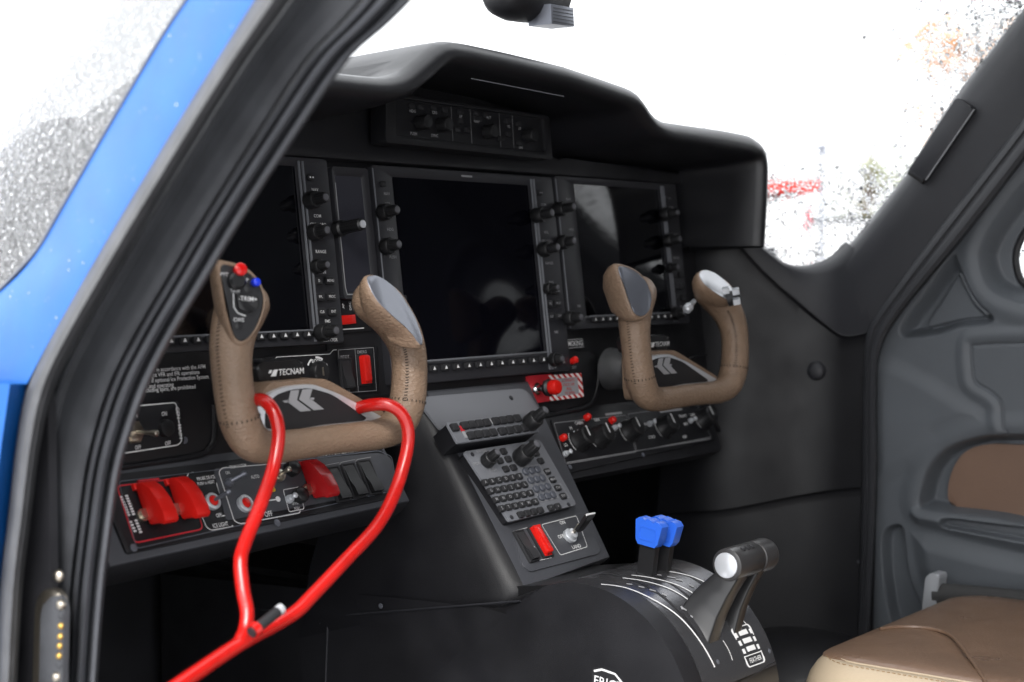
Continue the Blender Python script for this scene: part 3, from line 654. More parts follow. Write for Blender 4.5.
# autopilot disconnect module with red block, right of the left display
T = thing('disconnect_switch', 'small square red push block in a white-lined frame under the standby display', 'switch', PAN.w(-.18, -.055))
bm = B(); prism(bm, PAN, rpoly(A(PAN, [(334, 301), (372, 299), (375, 330), (338, 333)]), .003), -.003, .002, .0006); part('plate', bm, 'face', T)
bm = B(); prism(bm, PAN, A(PAN, [(341, 315.5), (355, 314.5), (356, 323.5), (342, 325)], .006), .001, .007, .0012); part('push_block', bm, 'red', T)
bm = B(); stroke(bm, PAN, A(PAN, [(335, 306), (337.5, 325), (342, 329.5), (364, 328)], .0025), .0011, .0025); text(bm, PAN, 'AP', *PAN.at(343, 306, .002), .0032, .0025, 'CENTER', rot=1.57); text(bm, PAN, 'DISC', *PAN.at(350, 306, .002), .0032, .0025, 'CENTER', rot=1.57); part('lettering', bm, 'white', T)
# ignition / key switch module
T = thing('key_switch', 'round key switch with white position marks below the left display', 'switch', PAN.w(-.25, -.1))
bm = B(); prism(bm, PAN, rpoly(A(PAN, [(256, 362), (272, 355), (328, 351), (334, 348), (378, 345), (380, 396), (340, 400), (290, 402)]), .003), -.003, .0, .0006); part('plate', bm, 'face', T)
bm = B(); stroke(bm, PAN, A(PAN, [(274, 361), (277, 357), (330, 354), (333.5, 350), (374, 347.5)], .001), .0008, .0006)
cu, cv = PAN.at(318, 372, .001)
for a0, a1, ww in [(150, 118, .002), (95, 55, .0022), (30, 16, .0025)]:
    stroke(bm, PAN, [(cu+.0155*math.cos(rad(a0+(a1-a0)*k/6)), cv+.0155*math.sin(rad(a0+(a1-a0)*k/6))) for k in range(7)], ww, .0007)
text(bm, PAN, 'BOTH', *PAN.at(317, 361, .001), .004, .0007, 'CENTER'); text(bm, PAN, '( OFF )', *PAN.at(290, 363.5, .001), .0035, .0007, 'CENTER'); part('lettering', bm, 'white', T)
bm = B(); lathe(bm, PAN.w(cu, cv, 0), PAN.N, [(0, .0115), (.006, .0115), (.008, .010), (.0085, .005)], 28); kk = part('key_barrel', bm, 'knob', T)
bm = B(); pbox(bm, PAN, cu, cv, .0018, .009, .008, .0092); part('key_slot', bm, 'brass', kk)
T = thing('rocker_panel', 'frame with one black and one raised red rocker below the standby display', 'switch panel', PAN.w(-.18, -.11))
bm = B(); prism(bm, PAN, A(PAN, [(337, 348.5), (374, 346), (378, 392), (341, 395)], .001), -.002, .0015, .0006); part('plate', bm, 'face', T)
a = PAN.at(346, 374, .003); b = PAN.at(363, 370, .003); rocker(PAN, a[0], a[1], .014, .030, 'key', T, .0015); rk = rocker(PAN, b[0], b[1], .012, .030, 'red', T, .0015)
bm = B(); prism(bm, PAN, rrect(b[0]-.006, b[0]+.0055, b[1]-.014, b[1]+.016, .003, 3), .003, .012, .003); part('rocker_guard', bm, 'red', rk)
bm = B(); stroke(bm, PAN, A(PAN, [(338.5, 350), (341.5, 393), (376.5, 390.5), (373.5, 347.5)], .002), .0008, .0019, True); stroke(bm, PAN, A(PAN, [(355, 349), (358.5, 392)], .002), .0006, .0019)
for x, y, t in [(345, 357, 'PITOT'), (362, 352, 'EMERG'), (347.5, 391.5, 'OFF')]: text(bm, PAN, t, *PAN.at(x, y, .002), .0035, .0019, 'CENTER')
part('lettering', bm, 'dim', T)
# toggle panel far left
T = thing('toggle_panel', 'small white-outlined panel with metal toggle and dark button beside the door pillar', 'switch panel', PAN.w(-.47, -.15))
bm = B(); prism(bm, PAN, rpoly(A(PAN, [(112, 406), (178, 401), (184, 444), (112, 456)]), .004), -.003, .0015, .0008); part('plate', bm, 'face', T)
bm = B(); stroke(bm, PAN, rpoly(A(PAN, [(112, 408), (176, 402.5), (182, 441), (178, 445), (112, 455)], .002), [0, .004, .003, .003, 0]), .001, .002)
for x, y, t in [(164.5, 414, 'ON'), (135, 416, 'ON'), (138, 447.5, 'OFF'), (168, 443.5, 'OFF')]: text(bm, PAN, t, *PAN.at(x, y, .002), .0042, .002, 'CENTER', sx=.7)
text(bm, PAN, 'GEN - MAIN', *PAN.at(179, 423, .002), .0042, .002, 'CENTER', rot=rad(-88)); part('lettering', bm, 'white', T)
lever_switch(PAN, 136, 432, T, .0015, .026, (.15, -.12, 1), .0115)
bm = B(); u, v = PAN.at(166, 428, .004); lathe(bm, PAN.w(u, v, .0015), PAN.N, [(0, .0085), (.006, .008), (.007, .005)], 24); part('button', bm, 'knob', T)
bm = B(); u, v = PAN.at(187, 440, 0); screw(bm, PAN, u, v, -.0035, .0035); part('screw', bm, 'gun', T)
# placards
T = solo('no_smoking_placard', prism(B(), PAN, rpoly(A(PAN, [(557.5, 339.5), (583, 337.5), (584.5, 347.5), (559, 350)]), .001), -.001, .0008), 'key', 'small black NO SMOKING placard under the right display', 'placard', PAN.w(.18, -.09))
bm = B(); q = A(PAN, [(559, 340.6), (582, 338.7), (583.3, 346.7), (560.3, 349)], .0012); stroke(bm, PAN, q, .0006, .0012, True); u, v = PAN.at(571.2, 343.8, .0012); text(bm, PAN, 'NO SMOKING', u, v, .0068, .0012, 'CENTER', sx=.84); part('lettering', bm, 'white', T)
T = thing('emergency_pull', 'red pull knob on a red and white striped placard below the middle display', 'pull handle', PAN.w(.16, -.15))
bm = B(); prism(bm, PAN, rpoly(A(PAN, [(526, 376), (551, 374), (553, 400.5), (529, 404)]), .002), -.001, .0015); part('red_plate', bm, 'redline', T)
bm = B(); prism(bm, PAN, rpoly(A(PAN, [(547, 375.5), (580, 373), (582.5, 397), (549, 401)]), .002), -.001, .0022); sp = part('striped_plate', bm, 'stripe', T)
bm = B(); prism(bm, PAN, A(PAN, [(553, 379), (575.5, 377), (577.5, 393.5), (555.5, 397)]), .002, .0028); wl = part('label_plate', bm, 'dim', sp)
bm = B()
for k, t in enumerate(['ALTERNATE', 'STATIC AIR', 'PULL', 'TO OPEN']):
    u, v = PAN.at(568+k*.6, 380.5+k*4.2, .003); text(bm, PAN, t, u, v, .0036, .0032, 'CENTER')
part('lettering', bm, 'redline', wl)
u, v = PAN.at(536, 389, .003); p0 = PAN.w(u, v, .0015)
bm = B(); lathe(bm, p0, PAN.N, [(0, .0075), (.004, .0075), (.004, .005), (.022, .005)], 18); part('shaft', bm, 'chrome', T)
bm = B(); lathe(bm, p0+PAN.N*.016, PAN.N, [(0, .007), (.002, .010), (.006, .011), (.009, .009)], 24); part('collar', bm, 'knob', T)
bm = B(); lathe(bm, p0+PAN.N*.024, PAN.N, [(0, .0085), (.003, .0095), (.009, .0095), (.012, .008), (.013, .004)], 24, .0005); part('pull_knob', bm, 'red', T)
T = thing('warning_switch', 'tiny switch with an orange-red cap just right of the bottom of the middle display', 'switch', PAN.w(.2, -.12))
bm = B(); u, v = PAN.at(566, 361.5, .006); lathe(bm, PAN.w(u, v, -.001), PAN.N, [(0, .006), (.008, .006), (.01, .004)], 16); part('base', bm, 'knob', T)
bm = B(); u, v = PAN.at(573.5, 360, .012); lathe(bm, PAN.w(u, v-.002, .008), (PAN.N+PAN.V*.3), [(0, .0035), (.004, .0045), (.009, .0045), (.011, .002)], 14); part('cap', bm, 'red', T)
bm = B(); text(bm, PAN, 'TEST', *PAN.at(574, 367.5, .0), .0035, .0002, 'CENTER'); text(bm, PAN, 'ALT FEED', *PAN.at(553, 367.5, .011), .0028, .0108, 'CENTER'); part('lettering', bm, 'dim', T)
# ================================================================== LOWER SWITCH PANELS
def guard(F, x, y, parent, n=.002, w=.0165, m='red', sc=1):
    u, v = F.at(x, y, n+.012)
    prof = [(.0215, .0015), (.0245, .006), (.022, .0125), (.013, .0195), (.0, .0245), (-.014, .0265), (-.0225, .0255), (-.0245, .021), (-.022, .0165), (-.0175, .013), (-.0185, .006), (-.016, .0025), (-.006, .0025), (.004, .0035)]
    prof = [(a*sc, b*sc) for a, b in prof]
    bm = B(); FS = Frame(F.w(u, v, n), F.V, F.N)      # its normal runs along u
    prism(bm, FS, prof, -w/2, w/2, 0)
    bmesh.ops.bevel(bm, geom=list(bm.edges), offset=.0016, segments=2, profile=.5, affect='EDGES', clamp_overlap=True)
    g = part('switch_guard', bm, m, parent)
    bm = B(); pbox(bm, F, u, v+.022*sc, w*1.25, .006, n, n+.004, .0008); part('guard_hinge', bm, m, g)
    bm = B(); lathe(bm, F.w(u-w*.62, v-.006, n), F.N, [(0, .0062), (.003, .0062), (.003, .0045), (.006, .0045)], 14); part('switch_nut', bm, 'brass', parent)
    return g
SW = thing('switch_panel', 'long tilted black switch panel with red guarded switches below the left yoke', 'switch panel', LOW.w(-.33, -.05))
bm = B(); prism(bm, LOW, [(-.56, .006), (-.162, .004), (-.155, -.078), (-.56, -.090)], -.02, -.002, .003); part('mounting', bm, 'console', SW)
bm = B(); prism(bm, LOW, rpoly([(-.545, -.005), (-.17, -.007), (-.167, -.067), (-.173, -.072), (-.54, -.082)], .004), -.002, .001, .0008); part('plate', bm, 'face', SW)
bm = B(); prism(bm, LOW, rpoly(A(LOW, [(213, 469), (378, 453), (391, 458), (396, 489), (226, 521)], .001), .004), .0, .0018, .0006); part('grey_plate', bm, 'console', SW)
bm = B(); stroke(bm, LOW, rpoly(A(LOW, [(117, 486), (189, 477), (203, 529), (135, 543)], .0015), .005), .0014, .0014, True); prism(bm, LOW, A(LOW, [(137, 481), (158, 478.5), (158, 481), (138, 483.5)], .0015), .001, .0035); part('red_outline', bm, 'redline', SW)
guard(LOW, 156, 503, SW, .001); guard(LOW, 188, 498, SW, .001)
bm = B()
for (xa, ya, xb, yb, n) in [(121.5, 497, 128.5, 515, 8), (126.5, 496, 133.5, 514, 8), (130.5, 522, 135, 531, 4), (136, 520.5, 140.5, 532, 5)]:
    for k in range(n):
        f = k/(n-1); u, v = LOW.at(xa+(xb-xa)*f, ya+(yb-ya)*f, .0012); pbox(bm, LOW, u, v, .0030, .0016, .001, .0015)
a = [(191, 478), (188.5, 476), (192, 473), (199, 472)]
stroke(bm, LOW, A(LOW, [(187, 477), (189, 473), (194, 472)], .002), .0008, .0014); stroke(bm, LOW, rpoly(A(LOW, [(196, 502), (207, 527), (212, 530), (234, 526)], .002), .002), .0008, .0014)
for x, y, t, h in [(206, 478, 'PROBE DE-ICE', .0042), (206, 483, 'PUSH to HEAT', .004), (219, 515.5, 'OFF', .0048), (220.5, 525, 'ICE LIGHT', .005)]: text(bm, LOW, t, *LOW.at(x, y, .0015), h*.85, .0016, 'CENTER', sx=.72)
stroke(bm, LOW, A(LOW, [(216.5, 483), (220, 494)], .0015), .0013, .0016); stroke(bm, LOW, A(LOW, [(226, 507), (228, 515), (222, 516)], .0015), .0010, .0016)
part('lettering', bm, 'white', SW)
bm = B(); u, v = LOW.at(213, 501, .004); lathe(bm, LOW.w(u, v, .001), LOW.N, [(0, .0085), (.004, .0085), (.005, .007), (.005, .0058), (.002, .0055)], 20); sn = part('switch_nut', bm, 'silver', SW)
bm = B(); lathe(bm, LOW.w(u, v, .003), LOW.N, [(0, .0055), (.003, .005), (.004, .003)], 16); part('red_boot', bm, 'red', sn)
bm = B(); lathe(bm, LOW.w(u, v, .005), LOW.N+LOW.U*.25, [(0, .0016), (.016, .002), (.019, .003), (.021, .0015)], 12); part('switch_lever', bm, 'gun', sn)
bm = B()
stroke(bm, LOW, rpoly(A(LOW, [(300, 462), (222, 468), (218.5, 472), (234, 521), (240, 524), (300, 513)], .002), .003), .0009, .0023)
for x, y, t, h in [(238, 466.5, 'TRIM SYSTEM', .0042), (227.5, 473, 'ON', .004), (255, 477, 'AUTO', .0045), (267, 514.5, '- OFF', .0068), (262, 502, 'ON', .0045), (297, 503.5, 'GPU START', .0032), (297, 508.5, 'PUSH', .0036)]: text(bm, LOW, t, *LOW.at(x, y, .002), h*.85, .0023, 'CENTER', sx=.75)
stroke(bm, LOW, A(LOW, [(267, 501), (276, 499.5)], .002), .0012, .0023); u, v = LOW.at(278, 499, .002)
prism(bm, LOW, [(u+.003*math.cos(k), v+.003*math.sin(k)) for k in [0, .8, 1.6, 2.4, 3.1, 3.9, 4.7, 5.5]], .0018, .0023)
stroke(bm, LOW, rpoly(A(LOW, [(283, 490), (299, 487), (304, 509), (289, 512)], .002), .002), .0008, .0023, True)
text(bm, LOW, 'PITOT / STALL HEAT', *LOW.at(338, 452.5, .002), .0048, .0023, 'CENTER'); part('lettering', bm, 'white', SW)
bm = B(); pbox(bm, LOW, *LOW.at(273, 489, .003), .0055, .0055, .0018, .0035, .0005, .0015); part('indicator', bm, 'yellow', SW)
lever_switch(LOW, 231, 481, SW, .0018, .016, (.55, .12, .5), .0045, 'gun')
bm = B(); u, v = LOW.at(246, 503, .005); lathe(bm, LOW.w(u, v, .0018), LOW.N, [(0, .0088), (.004, .0088), (.005, .007), (.005, .0058), (.002, .0055)], 20); sn = part('switch_nut', bm, 'silver', SW); bm = B(); lathe(bm, LOW.w(u, v, .003), LOW.N, [(0, .0055), (.003, .005), (.004, .003)], 16); part('red_boot', bm, 'red', sn)
lever_switch(LOW, 281, 474, SW, .0018, .013, (.1, .0, 1), .0068, 'brass')
lever_switch(LOW, 291, 498, SW, .0018, .008, (0, 0, 1), .0045, 'silver')
for x, y, r in [(293, 468, .0085), (301, 495, .0085)]:
    bm = B(); u, v = LOW.at(x, y, .006); lathe(bm, LOW.w(u, v, .0018), LOW.N, [(0, r), (.008, r*.95), (.01, r*.6)], 20, .0004); part('knob', bm, 'knob', SW)
guard(LOW, 319, 479, SW, .0018, .0165, 'dred', 1.0)
for x, y in [(338, 484), (354, 480.5), (370, 477)]:
    u, v = LOW.at(x, y, .004); rocker(LOW, u, v, .0165, .036, 'knob', SW, .0018, 1)
bm = B(); stroke(bm, LOW, A(LOW, [(322, 466), (339, 462.5), (340, 467), (341, 462.3), (355, 459.5), (356, 464), (357, 459.5), (371, 457)], .0025), .0007, .0024); part('rocker_outline', bm, 'dim', SW)
bm = B(); stroke(bm, LOW, rpoly(A(LOW, [(118, 482), (378, 451), (391, 457), (397, 490), (136, 549)], .001), .004), .0008, .0021, True); part('plate_edge', bm, 'gun', SW)
for x, y in [(133.5, 548), (277, 523)]:
    bm = B(); u, v = LOW.at(x, y, .001); screw(bm, LOW, u, v, .001, .0038); part('screw', bm, 'gun', SW)

CP = thing('climate_panel', 'tilted panel with black dial knobs, white marks and red lamps below the right yoke', 'control panel', LOW.w(.31, -.05))
bm = B(); prism(bm, LOW, rpoly([(.125, .006), (.52, .004), (.50, -.085), (.118, -.087)], .006), -.02, -.002, .003); part('mounting', bm, 'plastic', CP)
bm = B(); prism(bm, LOW, rpoly(A(LOW, [(551, 419), (702, 401), (716, 440), (568, 473)], .001), .004), -.002, .001, .0008); part('plate', bm, 'face', CP)
bm = B(); stroke(bm, LOW, rpoly(A(LOW, [(554, 423), (626, 415), (636, 452), (566, 464)], .0015), .003), .0007, .0013, True); stroke(bm, LOW, rpoly(A(LOW, [(628, 414), (697, 404), (711, 437), (637, 451)], .0015), .003), .0007, .0013, True); stroke(bm, LOW, A(LOW, [(567, 462.5), (711, 438.5)], .0015), .001, .0013)
stroke(bm, LOW, A(LOW, [(605.5, 414.5), (622, 412.5)], .0015), .003, .0013); stroke(bm, LOW, A(LOW, [(660, 412), (682, 409)], .0015), .0028, .0013); part('outline', bm, 'dim', CP)
bm = B()
for x, y, t in [(579, 423, 'CABIN'), (597, 420, 'FAN'), (571, 428, 'HI'), (566, 445, 'LO'), (648, 424, 'WARM'), (655, 420, 'AIR'), (683, 416, 'FRONT'), (692, 415, 'DEF'), (686, 424, 'MIX'), (685, 437, 'OFF'), (610, 437, 'LO'), (627, 421, 'HI'), (652, 437, 'COLD')]: text(bm, LOW, t, *LOW.at(x, y, .0015), .0042, .0014, 'CENTER')
part('lettering', bm, 'white', CP)
for x, y in [(583, 438), (603, 435), (633, 429), (668, 425), (707, 417)]:
    u, v = LOW.at(x-5, y+3, .0); r = .0155
    bm = B(); lathe(bm, LOW.w(u, v, .001), LOW.N, [(0, r*1.06), (.003, r), (.005, r*.9), (.018, r*.82), (.0195, r*.7)], 36, .0007); kk = part('dial_knob', bm, 'knob', CP)
    bm = B(); prism(bm, LOW, [(u-.0008, v-.002), (u+.0008, v-.002), (u+.0008, v+r*.74), (u-.0008, v+r*.74)], .0202, .0209); part('pointer', bm, 'white', kk)
    bm = B(); stroke(bm, LOW, [(u+r*1.18*math.cos(rad(a)), v+r*1.18*math.sin(rad(a))) for a in range(140, 221, 10)], .0009, .0015); part('dial_scale', bm, 'white', kk)
for x, y in [(564.5, 437), (588.5, 416.5), (613.5, 419.5)]:
    bm = B(); u, v = LOW.at(x, y, .006); lathe(bm, LOW.w(u, v, .001), LOW.N, [(0, .0045), (.006, .0045), (.008, .003), (.009, .001)], 16); part('lamp_cap', bm, 'red', CP)
for x, y in [(567, 453), (575, 433), (651, 423), (671, 424), (692, 420), (616, 427)]: lever_switch(LOW, x, y, CP, .001, .007, (.1, -.1, 1), .004, 'silver')
bm = B(); u, v = LOW.at(570, 467, .001); screw(bm, LOW, u, v, .001, .003); part('screw', bm, 'gun', CP); bm = B(); u, v = LOW.at(643, 455, .001); screw(bm, LOW, u, v, .001, .003); part('screw', bm, 'gun', CP)

# ================================================================== CENTRE CONSOLE
CN = thing('center_console', 'black sloping console running from the panel down between the seats', 'console', (0, -.2, -.45))
bm = B(); sk = [(-.0815, .004), (.109, .004), (.0735, -.242), (-.0965, -.252)]
prism(bm, STK, sk, -.03, 0, .003); part('sloping_face', bm, 'console', CN)
# flank falling away to the left of the sloping face
Al = [STK.w(*q, -.001) for q in [(-.0805, .01), (-.0815, -.03), (-.085, -.09), (-.089, -.15), (-.093, -.21), (-.0965, -.252)]]
Bl = [onX(x, y, X) for x, y, X in [(396, 432, -.118), (402, 470, -.120), (402, 505, -.122), (388, 545, -.124), (378, 580, -.126), (374, 614, -.128)]]
Al = resample(spline(Al, 4), 24); Bl = resample(spline(Bl, 4), 24); rows = []
for f, dn in [(0, 0), (.03, .006), (.07, .0105), (.12, .0125), (.2, .013), (.35, .012), (.5, .010), (.65, .008), (.8, .005), (1, 0)]:
    rows.append([Al[i].lerp(Bl[i], f)+Vector((-dn, -dn*.3, dn*.15)) for i in range(24)])
rows.append([p+Vector((-.01, .1, 0)) for p in Bl]); rows = [r+[r[-1]+Vector((.0, .0, -.015)), r[-1]+Vector((.012, .03, -.06))] for r in rows]
bm = B(); loft(bm, rows); part('flank', bm, 'shadowtrim', CN, smooth=60)
Ar = [STK.w(*q, -.001) for q in [(.108, .004), (.098, -.06), (.086, -.14), (.0735, -.242)]]; rows = [Ar, [p+Vector((.008, .006, -.006)) for p in Ar], [p+Vector((.012, .2, -.1)) for p in Ar]]
bm = B(); loft(bm, rows); part('flank', bm, 'plastic', CN)
# pedestal: profile in the (Y, Z) plane, pushed out along X
YC, ZC, RQ = -.27, -.445, .13
prof = [(.40, -.37), (-.13, -.37), (-.155, -.3285), (-.20, -.3165)]
prof = [(.40, -.36), (-.10, -.36), (-.150, -.335)]+[(YC-RQ*math.sin(rad(a)), ZC+RQ*math.cos(rad(a))) for a in range(-20, 101, 5)]+[(-.405, -.50), (-.42, FZ), (.40, FZ)]
FXp = Frame((0, 0, 0), (0, -1, 0), (0, 0, 1))       # u = -Y, v = Z, normal = -X
def q_(pr, d=0): return [(-y, z) for y, z in pr]
bm = B(); prism(bm, FXp, q_(prof), -.05, .103, 0); part('pedestal', bm, 'drum', CN, smooth=30)
prof2 = [(.40, -.368), (-.14, -.368), (-.165, -.345)]+[(YC-(RQ+.003)*math.sin(rad(a)), ZC+(RQ+.003)*math.cos(rad(a))) for a in range(-20, 101, 4)]+[(-.411, -.50), (-.425, FZ), (.40, FZ)]
bm = B(); prism(bm, FXp, q_(prof2), .100, .130, .014, 4); part('pedestal_cover', bm, 'plastic', CN, smooth=50)
bm = B()
for x in (328,): tube(bm, [onX(x, 617, -.131), onX(x-3, 700, -.131)], .0012, 6)
tube(bm, [onX(245, 608, -.131), onX(328, 617, -.131), onX(370, 613, -.131), onX(520, 601, -.131)], .0012, 6); part('panel_joint', bm, 'trim', CN)
bm = B(); 
for x, y in [(381, 606), (320, 621)]: bm = B(); p = onX(x, y, -.133); lathe(bm, p, (-1, 0, 0), [(0, .003), (.001, .003), (.0015, .001)], 10); part('screw', bm, 'gun', CN)
# friction placard low on the cover
FS = Frame((-.1302, 0, 0), (0, -1, 0), (0, 0, 1)); FS.N = Vector((-1, 0, 0))
bm = B(); prism(bm, FS, rpoly(A(FS, [(592, 668), (604, 667), (622, 678), (626, 700), (593, 700)]), .003), 0, .0008); fp = part('friction_placard', bm, 'key', CN)
bm = B(); text(bm, FS, 'FRICTION', *FS.at(593.5, 680, .001), .010, .0011, 'LEFT', rot=rad(-4)); stroke(bm, FS, A(FS, [(594, 671), (602, 669.5), (615, 674), (623, 684)], .001), .0022, .0011); part('lettering', bm, 'white', fp)

# --- units on the sloping face
T = thing('blank_cover', 'smooth grey blank plate at the head of the sloping console', 'cover', STK.w(0, -.02))
bm = B(); prism(bm, STK, rpoly(A(STK, [(415, 398), (520, 389), (528, 392), (543, 416), (440, 430)], .001), .004), -.001, .002, .0008); part('plate', bm, 'unit', T)
bm = B(); u, v = STK.at(511, 398, .002); screw(bm, STK, u, v, .002, .0032); part('screw', bm, 'bezel', T)
AU = thing('audio_panel', 'thick grey unit with two rows of small keys above the keypad', 'control panel', STK.w(-.01, -.05))
nA = .026; q = A(STK, [(446, 422.5), (529, 412), (538.5, 430.5), (459, 444.5)], nA)
us = [p[0] for p in q]; vs = [p[1] for p in q]; u0, u1 = (us[0]+us[3])/2, (us[1]+us[2])/2; v1, v0 = (vs[0]+vs[1])/2, (vs[2]+vs[3])/2
bm = B(); prism(bm, STK, rrect(u0+.001, u1-.001, v0+.001, v1-.001, .002, 2), -.001, nA-.003, .0); part('case', bm, 'face', AU); bm = B(); prism(bm, STK, rrect(u0, u1, v0, v1, .002, 2), nA-.003, nA, .0012); part('front_plate', bm, 'unit', AU)  # case sides near black: the shadow gap below is put into their colour
for row, ks in enumerate([[(455, 427), (465, 425.2), (472.2, 424.3), (479.5, 423.3), (487, 422.3), (496, 420.8), (503, 420), (510, 419), (517.5, 418)], [(471.5, 435.2), (478.5, 434.2), (486, 433.2), (493.5, 432.2), (502.5, 431), (510, 430), (517.5, 428.8), (525, 427.6)]]):
    for x, y in ks:
        bm = B(); u, v = STK.at(x, y, nA+.002); pbox(bm, STK, u, v, .0115, .0095, nA-.0005, nA+.0035, .001, .0018); part('button', bm, 'key', AU)
bm = B(); u, v = STK.at(461.5, 428.8, nA); pbox(bm, STK, u, v, .006, .007, nA-.0002, nA+.001); part('indicator', bm, 'redline', AU)
bm = B(); u, v = STK.at(464.5, 434.5, nA); pbox(bm, STK, u, v, .004, .009, nA-.0002, nA+.0008); u, v = STK.at(491, 421.5, nA); pbox(bm, STK, u, v, .0018, .007, nA-.0002, nA+.0008); part('index_mark', bm, 'dim', AU)
u, v = STK.at(528, 425, nA); knob(STK, u, v, AU, .0105, .032, True, 'knobtip', nA)
KP = thing('keypad', 'grey alphabetic keypad unit with two double knobs on the sloping console', 'keypad', STK.w(0, -.13))
nK = .012; q = A(STK, [(463.5, 451.5), (540, 439.5), (577, 504.5), (509.5, 521.5)], nK)
bm = B(); prism(bm, STK, rpoly([(a*.985, b+(.001 if b < -.12 else -.001)) for a, b in q], .004), -.001, nK-.003, 0); part('case', bm, 'face', KP); bm = B(); prism(bm, STK, rpoly(q, .004), nK-.003, nK, .0012); part('front_plate', bm, 'unit', KP)
def K6(x, y): return 450+x/4.265, 440+y/4.265
keys = [(230, 47), (215, 87), (250, 80), (240, 122), (272, 116), (368, 55), (388, 88)]
r1 = [((152+29*k), 180-5.2*k) for k in range(6)]; r2 = [(175+28.8*k, 216-5.4*k) for k in range(6)]; r3 = [(199+29*k, 253-5.6*k) for k in range(6)]; r4 = [(222+28.6*k, 291-5.8*k) for k in range(6)]
r5 = [(303, 317), (331, 311), (359, 304), (387, 298)]
for x, y in keys+r1+r2+r3+r4+r5+[(416, 133), (440, 168), (461, 203), (484, 238), (432, 288), (461, 282)]:
    bm = B(); u, v = STK.at(*K6(x, y), nK+.002); pbox(bm, STK, u, v, .0092, .0078, nK-.0005, nK+.0032, .001, .0016); part('button', bm, 'key', KP)
bm = B(); stroke(bm, STK, A(STK, [K6(305, 118), K6(380, 105), K6(460, 245), K6(388, 265)], nK), .0009, nK+.0006, True)
stroke(bm, STK, A(STK, [K6(442, 195), K6(470, 188), K6(507, 245), K6(478, 253)], nK), .0008, nK+.0006, True)
dig = ['1', '2', '3', '4', '5', '6', '7', '8', '9', '.', '0', '+/-']
kp = []
for r in range(4):
    for k in range(3):
        x, y = 324+25*k+22.5*r, 134-5*k+36.5*r-.2*r*k; kp.append((x, y))
for (x, y), t in zip([K6(133, 48), K6(110, 103), K6(182, 128)], ['RANGE', 'XPDR', 'PUSH']): u, v = STK.at(x, y, nK); text(bm, STK, t, u, v, .004, nK+.0006, 'CENTER')
for (x, y), t in zip(r1+r2+r3+r4, 'ABCDEFGHIJKLMNOPQRSTUVWX'): u, v = STK.at(*K6(x, y), nK+.0032); text(bm, STK, t, u, v, .0038, nK+.0036, 'CENTER')
for (x, y), t in zip([(416, 133), (440, 168), (461, 203), (484, 238), (432, 288), (461, 282)], ['BKSP', 'MENU', 'CLR', 'ENT', '^', 'v']): u, v = STK.at(*K6(x, y), nK+.0032); text(bm, STK, t, u, v, .003, nK+.0036, 'CENTER')
part('lettering', bm, 'dim', KP)
for x, y in kp:
    bm = B(); u, v = STK.at(*K6(x, y), nK+.002); lathe(bm, STK.w(u, v, nK-.0005), STK.N, [(0, .0046), (.0028, .0046), (.0038, .0036)], 16); part('number_key', bm, 'numkey', KP)
u, v = STK.at(*K6(150, 97), nK); knob(STK, u, v, KP, .0088, .022, True, 'knobtip', nK); u, v = STK.at(*K6(290, 85), nK); knob(STK, u, v, KP, .011, .034, True, 'knobtip', nK)
bm = B()
for x, y in [(95, 62), (345, 10), (262, 330), (505, 275)]: bm = B(); u, v = STK.at(*K6(x, y), nK); screw(bm, STK, u, v, nK, .0026); part('screw', bm, 'bezel', KP)
GP = thing('landing_light_switches', 'small plate with a black rocker, a red rocker and a flat-paddle toggle below the keypad', 'switch panel', STK.w(0, -.21))
bm = B(); prism(bm, STK, rpoly(A(STK, [(512, 531), (585, 512), (601, 547), (598, 554), (530, 572), (522, 566)], .001), .003), -.001, .0022, .0008); part('plate', bm, 'console', GP)
for (x, y, m, t) in [(527.5, 545, 'key', 1), (541.5, 541, 'red', -1)]:
    u, v = STK.at(x, y, .006); r = rocker(STK, u, v, .0135, .036, m, GP, .0022, t)
    if m == 'red':
        bm = B(); pr = rrect(-.0062, .0062, -.017, .017, .004, 4); prism(bm, STK, [(u+a, v+b) for a, b in pr], .004, .012, .003); part('rocker_cap', bm, 'red', r)
bm = B(); stroke(bm, STK, A(STK, [(513, 531.5), (535, 526), (551, 558), (529, 563)], .002), .0007, .0028, True); stroke(bm, STK, A(STK, [(528, 528), (544, 560)], .002), .0007, .0028)
stroke(bm, STK, rpoly(A(STK, [(541, 525), (576, 516), (587, 547), (560, 555.5)], .002), .003), .0007, .0028, True)
for x, y, t in [(576, 547, 'LAND'), (562, 523, 'ON'), (560.5, 537, 'OFF'), (531, 549, 'TAXI')]: text(bm, STK, t, *STK.at(x, y, .002), .0046, .0029, 'CENTER')
part('lettering', bm, 'white', GP)
u, v = STK.at(571, 535, .006); bm = B(); lathe(bm, STK.w(u, v, .0022), STK.N, [(0, .0088), (.004, .0088), (.004, .0066), (.009, .006), (.0095, .004)], 12); sn = part('switch_nut', bm, 'silver', GP)
bm = B(); lathe(bm, STK.w(u, v, .009), STK.N+STK.V*.25, [(0, .0022), (.014, .0022)], 12); part('switch_lever', bm, 'brass', sn)
bm = B(); FP_ = Frame(STK.w(u, v, .024), STK.U, STK.N+STK.V*.25); prism(bm, FP_, rpoly([(-.006, -.006), (.006, -.006), (.0085, .020), (-.0085, .020)], .002), -.002, .002, .0008); pd = part('paddle', bm, 'knob', sn)
bm = B(); lathe(bm, FP_.w(-.008, .0205, 0), FP_.U, [(0, .0011), (.016, .0011)], 8); part('paddle_edge', bm, 'white', pd)

